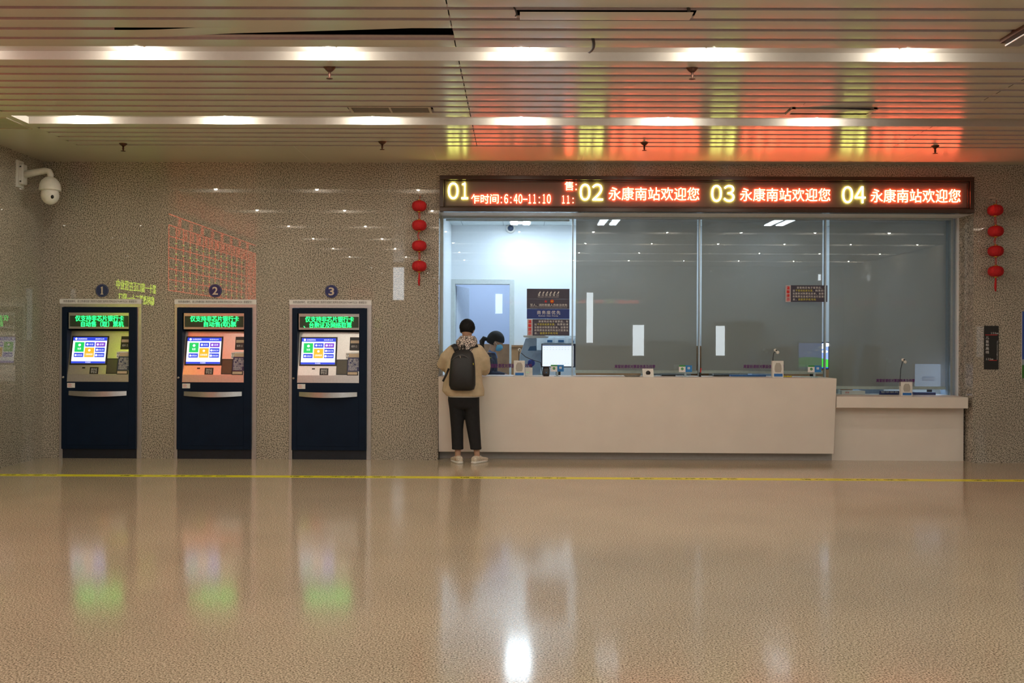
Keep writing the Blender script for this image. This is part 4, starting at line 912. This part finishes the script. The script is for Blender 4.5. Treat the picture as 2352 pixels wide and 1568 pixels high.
# ---- man at the counter, seen from behind
YM = -.24
def mp(px, py, Y=YM): x, z = P(px, py, Y); return Vector((x, Y, z))
Xc = mp(1071, 850).x
t = thing('person', (Xc, YM, 0), 'person in beige sweater and cropped black trousers standing at ticket window one', 'person')
hc = mp(1073, 757, -.15)
Rh = Matrix.Rotation(math.radians(180), 3, 'Z') @ Matrix.Rotation(math.radians(-16), 3, 'X')     # looking +Y and down
Rh = Matrix.Rotation(math.radians(172), 3, 'Z') @ Matrix.Rotation(math.radians(14), 3, 'X')
b = MB(); headmesh(b, Rh, hc, 1.0)
sL, sR = mp(1036, 806, -.22), mp(1103, 806, -.22)
eL, eR = mp(1017, 838, -.14), mp(1113, 842, -.14)
wL, wR = Vector((mp(1040, 850, .0).x, .05, 1.035)), Vector((mp(1092, 850, .0).x, .05, 1.035))
b.tube([(Xc, -.20, 1.30), (Xc, -.18, 1.40), hc + Vector((0, .0, -.06))], [.075, .058, .056], 20)
b.loft([((Xc, -.22, z), (rx, 0, 0), (0, ry, 0), 2.4) for z, rx, ry in ((.80, .14, .10), (.90, .15, .105), (1.02, .13, .095), (1.15, .15, .10), (1.26, .165, .10), (1.33, .13, .08), (1.37, .07, .06))], 28)
for s_, e, w__, sd in ((sL, eL, wL, 1), (sR, eR, wR, -1)):
    b.tube([s_, s_.lerp(e, .5), e, e.lerp(w__, .5), w__], [.05, .046, .038, .035, .026], 16, rnd=True)
    hand(b, w__, Vector((.25 * sd, 1, -.12)), Vector((0, .15, 1)), -sd * 1.0, .35)
footL, footR = mp(1052, 1058, -.22), mp(1096, 1058, -.22)
hpL, hpR = Vector((mp(1049, 920).x, -.23, .80)), Vector((mp(1085, 920).x, -.23, .80))
for h_, ft in ((hpL, footL), (hpR, footR)):
    an = Vector((ft.x + 0, -.25, .09))
    b.tube([h_, h_.lerp(an, .5) + Vector((0, .01, 0)), an, Vector((an.x, -.25, .05))], [.078, .052, .032, .034], 18)
    b.tube([(an.x, -.27, .045), (an.x, -.15, .035), (an.x + (.02 if ft is footR else -.02), -.08, .03)], [.034, .036, .03], 14, rnd=True)
person_body(b, t)
# hair: a full cap with a ragged edge, short at the nape
hm = MB()
def hf(d, p):
    a = math.atan2(d.x, d.y); lo = -.050 if d.y > -.2 else .035
    z = p.z if p.z > lo else lo + (p.z - lo) * .15
    if p.z < .01: q_ = max(.80, 1 + (p.z - .01) * 2.4); p = Vector((p.x * q_, p.y * min(1, q_ + .06), p.z))
    n_ = 1 + .03 * math.sin(a * 17 + d.z * 9) + .02 * math.sin(a * 31 - d.z * 14) + (.04 * d.z if d.z > .2 else 0)
    return Vector((p.x * n_, p.y * n_, z))
hm.ball(hc + Vector((0, -.008, .012)), .090, .106, .118, 64, 40, fn=hf, R=Rh)
hm.build('hair', m_hair, t)
# sweater: torso, wide sleeves
m_sw = mat('beige wool', (.56, .455, .31), .9, var=.08, scale=20, bump=.15)
sw = MB()
def rg(l, r, py, y, ry, ex=2.6):
    a, c = mp(l, py), mp(r, py); return ((a + c) / 2 + Vector((0, y - YM, 0)), ((c.x - a.x) / 2, 0, 0), (0, ry, 0), ex)
sw.loft([rg(1026, 1112, 909, -.24, .145), rg(1015, 1113, 897, -.235, .155), rg(1018, 1109, 880, -.23, .15), rg(1022, 1106, 855, -.22, .14), rg(1026, 1107, 830, -.215, .135), rg(1030, 1108, 812, -.21, .13), rg(1036, 1103, 799, -.205, .115), rg(1046, 1096, 790, -.20, .095), rg(1056, 1088, 784, -.19, .075)], 32)
def off(v, dx, dy=0, dz=0): return v + Vector((dx, dy, dz))
sw.tube([off(sL, .03, 0, .005), sL.lerp(eL, .5) + Vector((-.006, -.02, 0)), off(eL, -.0, -.02, .01), eL.lerp(wL, .5), wL.lerp(eL, .15)], [.075, .080, .070, .062, .046], 18, rnd=True)
sw.tube([off(sR, -.03, 0, .005), sR.lerp(eR, .5) + Vector((.008, -.02, 0)), off(eR, -.004, -.02, 0), off(eR, .0, .02, -.04), eR.lerp(wR, .5), wR.lerp(eR, .15)], [.075, .082, .078, .066, .06, .046], 18, rnd=True)
clothes(sw, 'sweater', m_sw, t, .009, 5)
# white tee showing under the hem
MB().loft([rg(1030, 1101, 911, -.24, .135), rg(1028, 1103, 900, -.24, .14)], 32).build('undershirt', m_paper, t, label='white undershirt hem')
# hood with a map print
def hoodmat():
    m = bpy.data.materials.new('white hood with dark net print'); m.use_nodes = True; nt = m.node_tree; L = nt.links.new; b_ = nt.nodes['Principled BSDF']
    tc = nn(nt, 'ShaderNodeTexCoord'); v = nn(nt, 'ShaderNodeTexVoronoi'); v.feature = 'DISTANCE_TO_EDGE'; v.inputs['Scale'].default_value = 36; L(tc.outputs['Object'], v.inputs['Vector'])
    cr = nn(nt, 'ShaderNodeValToRGB'); cr.color_ramp.elements[0].position = .06; cr.color_ramp.elements[1].position = .10; cr.color_ramp.elements[0].color = (.03, .028, .03, 1); cr.color_ramp.elements[1].color = (.66, .56, .50, 1)
    L(v.outputs['Distance'], cr.inputs['Fac']); L(cr.outputs['Color'], b_.inputs['Base Color']); b_.inputs['Roughness'].default_value = .85
    return m
hd = MB()
hd.loft([rg(1063, 1083, 806, -.32, .04, 2), rg(1054, 1090, 800, -.285, .075, 2), rg(1048, 1096, 790, -.25, .105, 2.2), rg(1047, 1097, 783, -.235, .11, 2.2), rg(1053, 1094, 776, -.215, .105, 2.2), rg(1057, 1090, 771, -.20, .09, 2.2)], 28)
clothes(hd, 'hood', hoodmat(), t, .007, 3)
# trousers
m_tr = mat('black cotton', (.007, .007, .009), .85, var=.2)
tp = MB()
tp.loft([rg(1030, 1101, 902, -.24, .125), rg(1029, 1101, 918, -.24, .13), rg(1031, 1101, 932, -.24, .125), rg(1034, 1099, 938, -.24, .11)], 32)
tp.loft([rg(1030.5, 1067, 925, -.24, .11, 2.3), rg(1033, 1067, 950, -.24, .10, 2.3), rg(1036, 1064, 985, -.24, .085, 2.3), rg(1038, 1064.5, 1024, -.255, .072, 2.3), rg(1038, 1065, 1031, -.255, .073, 2.3)], 26)
tp.loft([rg(1065, 1101, 925, -.24, .11, 2.3), rg(1066, 1101.5, 950, -.24, .10, 2.3), rg(1072, 1103, 985, -.24, .085, 2.3), rg(1079.5, 1105.5, 1024, -.255, .072, 2.3), rg(1080, 1106.5, 1031, -.255, .073, 2.3)], 26)
clothes(tp, 'trousers', m_tr, t, .008, 3)
# shoes
def shoe(ax, ang, lab=None):
    R = Matrix.Translation((ax, -.255, 0)) @ Matrix.Rotation(math.radians(ang), 4, 'Z')
    s_ = MB(R); U, V = Vector((1, 0, 0)), Vector((0, 0, 1))
    s_.loft([((0, y, .012 + h / 2), (w_, 0, 0), (0, 0, h / 2), 2.8) for y, w_, h in ((-.082, .02, .04), (-.07, .034, .062), (-.03, .040, .075), (.03, .042, .072), (.08, .048, .055), (.13, .050, .046), (.17, .040, .038), (.188, .02, .026))], 22)
    o = s_.build('shoe', mat('worn white leather', (.62, .54, .44), .5, var=.25, scale=60), t)
    q = MB(R); q.loft([((0, .05, z), (w_, 0, 0), (0, .138 * k, 0), 3) for z, w_, k in ((0, .046, 1), (.010, .050, 1.02), (.020, .050, 1.02), (.024, .046, 1))], 28); q.build('sole', m_wp, o)
    q = MB(R)
    for k in range(4): q.tube([(-.022, .03 + .022 * k, .086 - .010 * k), (0, .035 + .022 * k, .092 - .011 * k), (.022, .03 + .022 * k, .086 - .010 * k)], .003, 6)
    q.build('laces', m_paper, o)
shoe(footL.x + .005, 22); shoe(footR.x - .0, -32)
# ---- backpack (worn, but a thing of its own)
m_bp = mat('black nylon', (.012, .012, .014), .55, var=.25, scale=90)
bk = thing('backpack', (mp(1062, 850, -.40).x, -.44, mp(1062, 897, -.45).z), 'black nylon backpack worn by the person in the beige sweater', 'backpack')
Yk2 = -.44
def bg(l, r, py, y, ry, ex=3.0):
    a, c = mp(l, py, -.46), mp(r, py, -.46); m_ = (a + c) / 2; return (Vector((m_.x, y, m_.z)), ((c.x - a.x) / 2, 0, 0), (0, ry, 0), ex)
o = MB().loft([bg(1044, 1080, 897, -.42, .05), bg(1035, 1089, 894, -.43, .085), bg(1031, 1092, 884, -.44, .10), bg(1031.5, 1092, 865, -.445, .105), bg(1033, 1091.5, 845, -.44, .10), bg(1035, 1089.5, 825, -.43, .088), bg(1040, 1086, 812, -.415, .07), bg(1048, 1080, 805, -.40, .05), bg(1058, 1071, 802.5, -.385, .02)], 36).build('bag', m_bp, bk)
x0, z0 = P(1062, 828, -.53)
def arc(l, r, py, bow, Y, n=12): 
    return [(P(l + (r - l) * k / n, 0, Y)[0], Y + .035 * abs(2 * k / n - 1) ** 2, P(1062, py - bow * math.sin(PI * k / n), Y)[1]) for k in range(n + 1)]
MB().tube(arc(1040, 1086, 828, 13, -.522), .0035, 6).build('zip', mat('zip tape', (.10, .10, .11), .4), bk)
zp_, zz_ = P(1056, 815, -.50); MB().tube([(zp_, -.515, zz_), (zp_ + .012, -.525, zz_ - .035)], .004, 6).build('zip_pull', m_steel, bk, label='bare metal zip pull')
zp_, zz_ = P(1087, 835, -.50); MB().tube([(zp_ + .0, -.512, zz_ + .008), (zp_ + .003, -.515, zz_ - .014)], .0035, 6).build('zip_pull', m_syel, bk, label='yellow tipped zip pull')
MB().tube([(P(1059, 800, -.38)[0], -.36, P(1059, 803, -.38)[1]), (P(1060, 800, -.38)[0], -.385, P(1060, 793, -.38)[1]), (P(1067, 800, -.38)[0], -.385, P(1067, 793, -.38)[1]), (P(1068, 800, -.38)[0], -.36, P(1068, 803, -.38)[1])], .007, 8).build('haul_loop', m_bp, bk)
for s_ in (-1, 1):
    xa = P(1062 + s_ * 9, 0, -.38)[0]; xm = P(1071 + s_ * 27, 0, -.3)[0]; xb = P(1071 + s_ * 30, 0, -.3)[0]
    zA = P(1062, 806, -.38)[1]; zB = P(1062, 791, -.28)[1]
    MB().tube([(xa, -.355, zA), ((xa + xm) / 2, -.335, (zA + zB) / 2 + .018), (xm, -.27, zB - .005), (xb, -.17, zB - .02), (xb, -.09, zB - .09), (xb - s_ * .01, -.06, zB - .22)], [(.03, .009)] * 6, 12, upv=Vector((0, -1, .4))).build('shoulder_strap', m_bp, bk)
MB().tube([(P(1031, 846, -.35)[0], -.36, P(1031, 846, -.35)[1]), (P(1025, 858, -.4)[0], -.39, P(1025, 860, -.4)[1]), (P(1017, 876, -.42)[0], -.40, P(1017, 876, -.42)[1])], [(.012, .003)] * 3, 8, upv=Vector((0, -1, 0))).build('loose_strap', m_bp, bk)
# ---- clerk behind the glass, in profile, looking right and down
YCk = 1.22
def cp(px, py, Y=YCk): x, z = P(px, py, Y); return Vector((x, Y, z))
ck = thing('person', (cp(1120, 850).x, YCk, OF), 'person in dark navy uniform and blue face mask seated behind window one', 'person')
hc = cp(1139, 784)
Rc = Matrix.Rotation(math.radians(72), 3, 'Z') @ Matrix.Rotation(math.radians(20), 3, 'X')
b = MB(); headmesh(b, Rc, hc, 1.0)
xs_ = cp(1124, 850).x
b.tube([cp(1124, 822), cp(1129, 808), hc + Vector((-.02, 0, -.05))], [.065, .05, .048], 18)
b.loft([((xs_ + dx - .01, YCk, z), (.08, 0, 0), (0, ry, 0), 2.4) for z, ry, dx in ((.55, .16, -.06), (.75, .15, -.05), (.95, .15, -.03), (1.08, .17, -.01), (1.17, .12, 0), (1.22, .06, 0))], 26)
aS = Vector((xs_ + .01, YCk - .17, 1.12)); aE = Vector((xs_ + .02, YCk - .25, .96)); aW = cp(1160, 852, YCk - .27); aW.z = .965
b.tube([aS, aE, aW], [.045, .04, .026], 14, rnd=True); hand(b, aW, Vector((1, .15, -.05)), Vector((0, 0, 1)), 1, .3, .95)
aS2 = Vector((xs_ + .01, YCk + .17, 1.12)); aE2 = Vector((xs_ + .04, YCk + .2, .97)); aW2 = Vector((aW.x + .02, YCk + .02, .945))
b.tube([aS2, aE2, aW2], [.045, .04, .026], 14, rnd=True); hand(b, aW2, Vector((1, -.1, -.05)), Vector((0, 0, 1)), -1, .3, .95)
for s_ in (-1, 1): b.tube([(xs_ - .06, YCk + .1 * s_, .60), (xs_ + .34, YCk + .1 * s_, .62), (xs_ + .36, YCk + .1 * s_, .24), (xs_ + .40, YCk + .1 * s_, .20)], [.08, .06, .045, .035], 14, rnd=True)
person_body(b, ck)
hm = MB()
def hf2(d, p):
    a = math.atan2(d.x, d.y); front = d.y < -.15
    lo = .006 if front else -.062
    z = p.z if p.z > lo else lo + (p.z - lo) * .12
    return Vector((p.x, p.y, z)) * (1 + .012 * math.sin(a * 23))
hm.ball(hc + Vector((-.004, 0, .018)), .094, .118, .122, 56, 36, fn=hf2, R=Rc)
pb_ = cp(1119, 779); pe = cp(1109, 799)
hm.tube([pb_, cp(1112, 777), cp(1107, 784), cp(1107, 794), cp(1111, 802)], [.024, .034, .036, .028, .010], 14, rnd=True)
hm.build('hair', m_hair, ck)
nv = mat('navy uniform wool', (.012, .018, .05), .8, var=.1)
un = MB()
un.loft([((xs_ + dx, YCk, z), (rx, 0, 0), (0, ry, 0), 2.6) for z, ry, dx, rx in ((.60, .19, -.06, .14), (.75, .18, -.05, .14), (.95, .18, -.03, .13), (1.08, .20, -.01, .12), (1.19, .18, 0, .10), (1.25, .085, .01, .07))], 28)
un.tube([aS, (aS + aE) / 2, aE, (aE + aW) / 2, aW.lerp(aE, .15)], [.068, .066, .060, .052, .040], 16, rnd=True); un.tube([aS2, (aS2 + aE2) / 2, aE2, aW2.lerp(aE2, .15)], [.068, .064, .055, .040], 16, rnd=True)
for s_ in (-1, 1): un.tube([(xs_ - .06, YCk + .1 * s_, .60), (xs_ + .34, YCk + .1 * s_, .62), (xs_ + .36, YCk + .1 * s_, .28)], [.095, .075, .06], 14, rnd=True)
clothes(un, 'uniform', nv, ck, .009, 3)
cl = MB(); c0 = cp(1131, 812); cl.tube([c0 + Vector((-.03, -.03, .03)), c0 + Vector((.035, -.035, .0)), c0 + Vector((.055, -.02, -.05))], [.022, .020, .012], 10, rnd=True); cl.build('shirt_collar', mat('pale blue shirt', (.12, .22, .50), .7), ck)
MB().box(aS.x - .05, aS.x + .02, aS.y - .03, aS.y + .03, 1.185, 1.197).build('epaulette', mat('gold braid', (.45, .42, .08), .5), ck, bevel=.003)
mk = MB(); 
def mf(d, p):
    y = p.y
    if y > -.02: y = -.02
    return Vector((p.x, y, p.z))
mk.ball(hc + Rc @ Vector((0, -.048, -.052)), .056, .066, .060, 32, 20, fn=lambda d, p: Vector((p.x, min(p.y, 0.0) * (1 + .12 * (abs(d.z) < .15)), p.z)), R=Rc)
mk.build('face_mask', mat('pale blue mask', (.16, .50, .78), .7, var=.05), ck)
for s_ in (-1,): MB().tube([hc + Rc @ Vector((s_ * .056, -.055, -.03)), hc + Rc @ Vector((s_ * .076, -.02, -.005)), hc + Rc @ Vector((s_ * .080, .012, .012))], .0022, 6).build('mask_loop', m_paper, ck)
# chair under the clerk
t = thing('office_chair', (xs_ - .1, YCk, OF), 'dark office chair under the seated clerk behind window one', 'chair')
Bx(xs_ - .32, xs_ + .14, YCk - .24, YCk + .24, .44, .50).build('seat', m_dark, t, bevel=.02); Bx(xs_ - .36, xs_ - .31, YCk - .2, YCk + .2, .55, .98).build('backrest', m_dark, t, bevel=.02)
MB().box(xs_ - .12, xs_ - .06, YCk - .03, YCk + .03, OF + .06, .44).box(xs_ - .34, xs_ - .30, YCk - .03, YCk + .03, .44, .6).build('column', m_steel, t)
MB().box(xs_ - .36, xs_ + .18, YCk - .02, YCk + .02, OF, OF + .06).box(xs_ - .11, xs_ - .07, YCk - .27, YCk + .27, OF, OF + .06).build('base', m_black, t)
# ================================================================== OUT OF FRAME BUT MIRRORED IN STONE AND GLASS
m_lr2 = glow('board red led', (1, .07, .03), 9); m_lg2 = glow('board green led', (.45, .9, .12), 7); m_ly2 = glow('sign yellow green led', (.65, .95, .06), 14)
def lw(y0, z0): return Matrix.Translation((XL + .062, y0, z0)) @ Matrix(((0, 0, 1, 0), (1, 0, 0, 0), (0, 1, 0, 0), (0, 0, 0, 1)))
ya, yb = -3.8, -8.7; za, zb = 2.19, 3.40
t = thing('departure_board', (XL + .03, (ya + yb) / 2, za), 'red and green LED table board on the left wall, seen mirrored in the granite', 'display board')
Bx(XL, XL + .05, yb, ya, za - .02, zb + .02).build('panel', m_black, t)
g = MB(); nr = 7; 
for k in range(nr + 1): z = za + (zb - za) * k / nr; g.box(XL + .055, XL + .065, yb, ya, z - .006, z + .006)
for k in range(16): y = yb + (ya - yb) * k / 15; g.box(XL + .055, XL + .065, y - .004, y + .004, za, zb - (zb - za) / nr)
L0 = yb; tM = lw(0, 0)
for k, ch in enumerate('列车余票信息公告'): y = yb + .5 + k * .55; g.text(ch, y, y + .17, zb - .15, zb - .02, 0, .004, 0, M=tM)
for k in range(14): y = yb + .1 + k * .33; g.text('车次站到发时刻硬软卧座无余'[k % 13], y, y + .15, zb - .325, zb - .19, 0, .004, 0, M=tM)
for r_ in range(5):
    for c_ in range(2): y = yb + .08 + c_ * .33; g.text('动高杭金温'[(r_ + c_) % 5], y, y + .15, za + .03 + r_ * .173, za + .14 + r_ * .173, 0, .004, 0, M=tM)
g.build('red_table', m_lr2, t)
g = MB()
for r_ in range(5):
    for k in range(12): y = yb + .95 + k * .33; z = za + .08 + r_ * .173; g.box(XL + .058, XL + .066, y - .045, y + .045, z - .008, z + .008)
g.build('green_entries', m_lg2, t)
t = thing('led_text_sign', (XL + .03, -2.6, 1.9), 'yellow-green LED text sign on the left wall, seen mirrored in the granite', 'display board')
Bx(XL, XL + .05, -3.32, -1.82, 1.88, 2.28).build('panel', m_black, t)
MB().text('第十一窗口正在营业中', -3.28, -1.86, 2.10, 2.24, 0, .004, 0, M=lw(0, 0)).text('临时改签二十一窗口', -3.2, -1.95, 1.92, 2.06, 0, .004, 0, M=lw(0, 0)).build('lettering', m_ly2, t)
m_day = glow('daylight through glass', (.86, .94, 1.0), 9)
def rwin(n, a, b, c, d, Ym):
    dep = CAMD + 2 * Ym - YR; x0 = (a - 1191) / F * dep; x1 = (b - 1191) / F * dep; z1 = min(3.46, 1.4 + (784 - c) / F * dep); z0 = max(.02, 1.4 + (784 - d) / F * dep)
    t = thing('window_%d' % n, ((x0 + x1) / 2, YR, z0), None, None, kind='structure')
    Bx(x0, x1, YR, YR + .02, z0, z1).build('pane', m_day, t); w_ = .03
    MB().box(x0 - w_, x0, YR, YR + .05, z0 - w_, z1 + w_).box(x1, x1 + w_, YR, YR + .05, z0 - w_, z1 + w_).box(x0, x1, YR, YR + .05, z0 - w_, z0).box(x0, x1, YR, YR + .05, z1, z1 + w_).build('frame', m_steelf, t)
for n, q in enumerate(((1138, 1154, 675, 720, GY), (1347, 1362, 671, 786, GY), (1453, 1479, 745, 815, GY), (1643, 1664, 746, 814, GY), (1876, 1883, 627, 641, GY), (903, 928, 615, 690, 0), (590, 610, 625, 655, 0), (1250, 1262, 671, 740, GY))): rwin(5 + n, *q)
# ================================================================== WORLD, EXPOSURE
w = bpy.data.worlds.new('world'); S.world = w; w.use_nodes = True; w.node_tree.nodes['Background'].inputs[0].default_value = (.9, .95, 1, 1); w.node_tree.nodes['Background'].inputs[1].default_value = .02
vs_ = S.view_settings; vs_.view_transform = 'Standard'; vs_.look = 'None'; vs_.gamma = 1; vs_.use_curve_mapping = False; vs_.exposure = 0.0
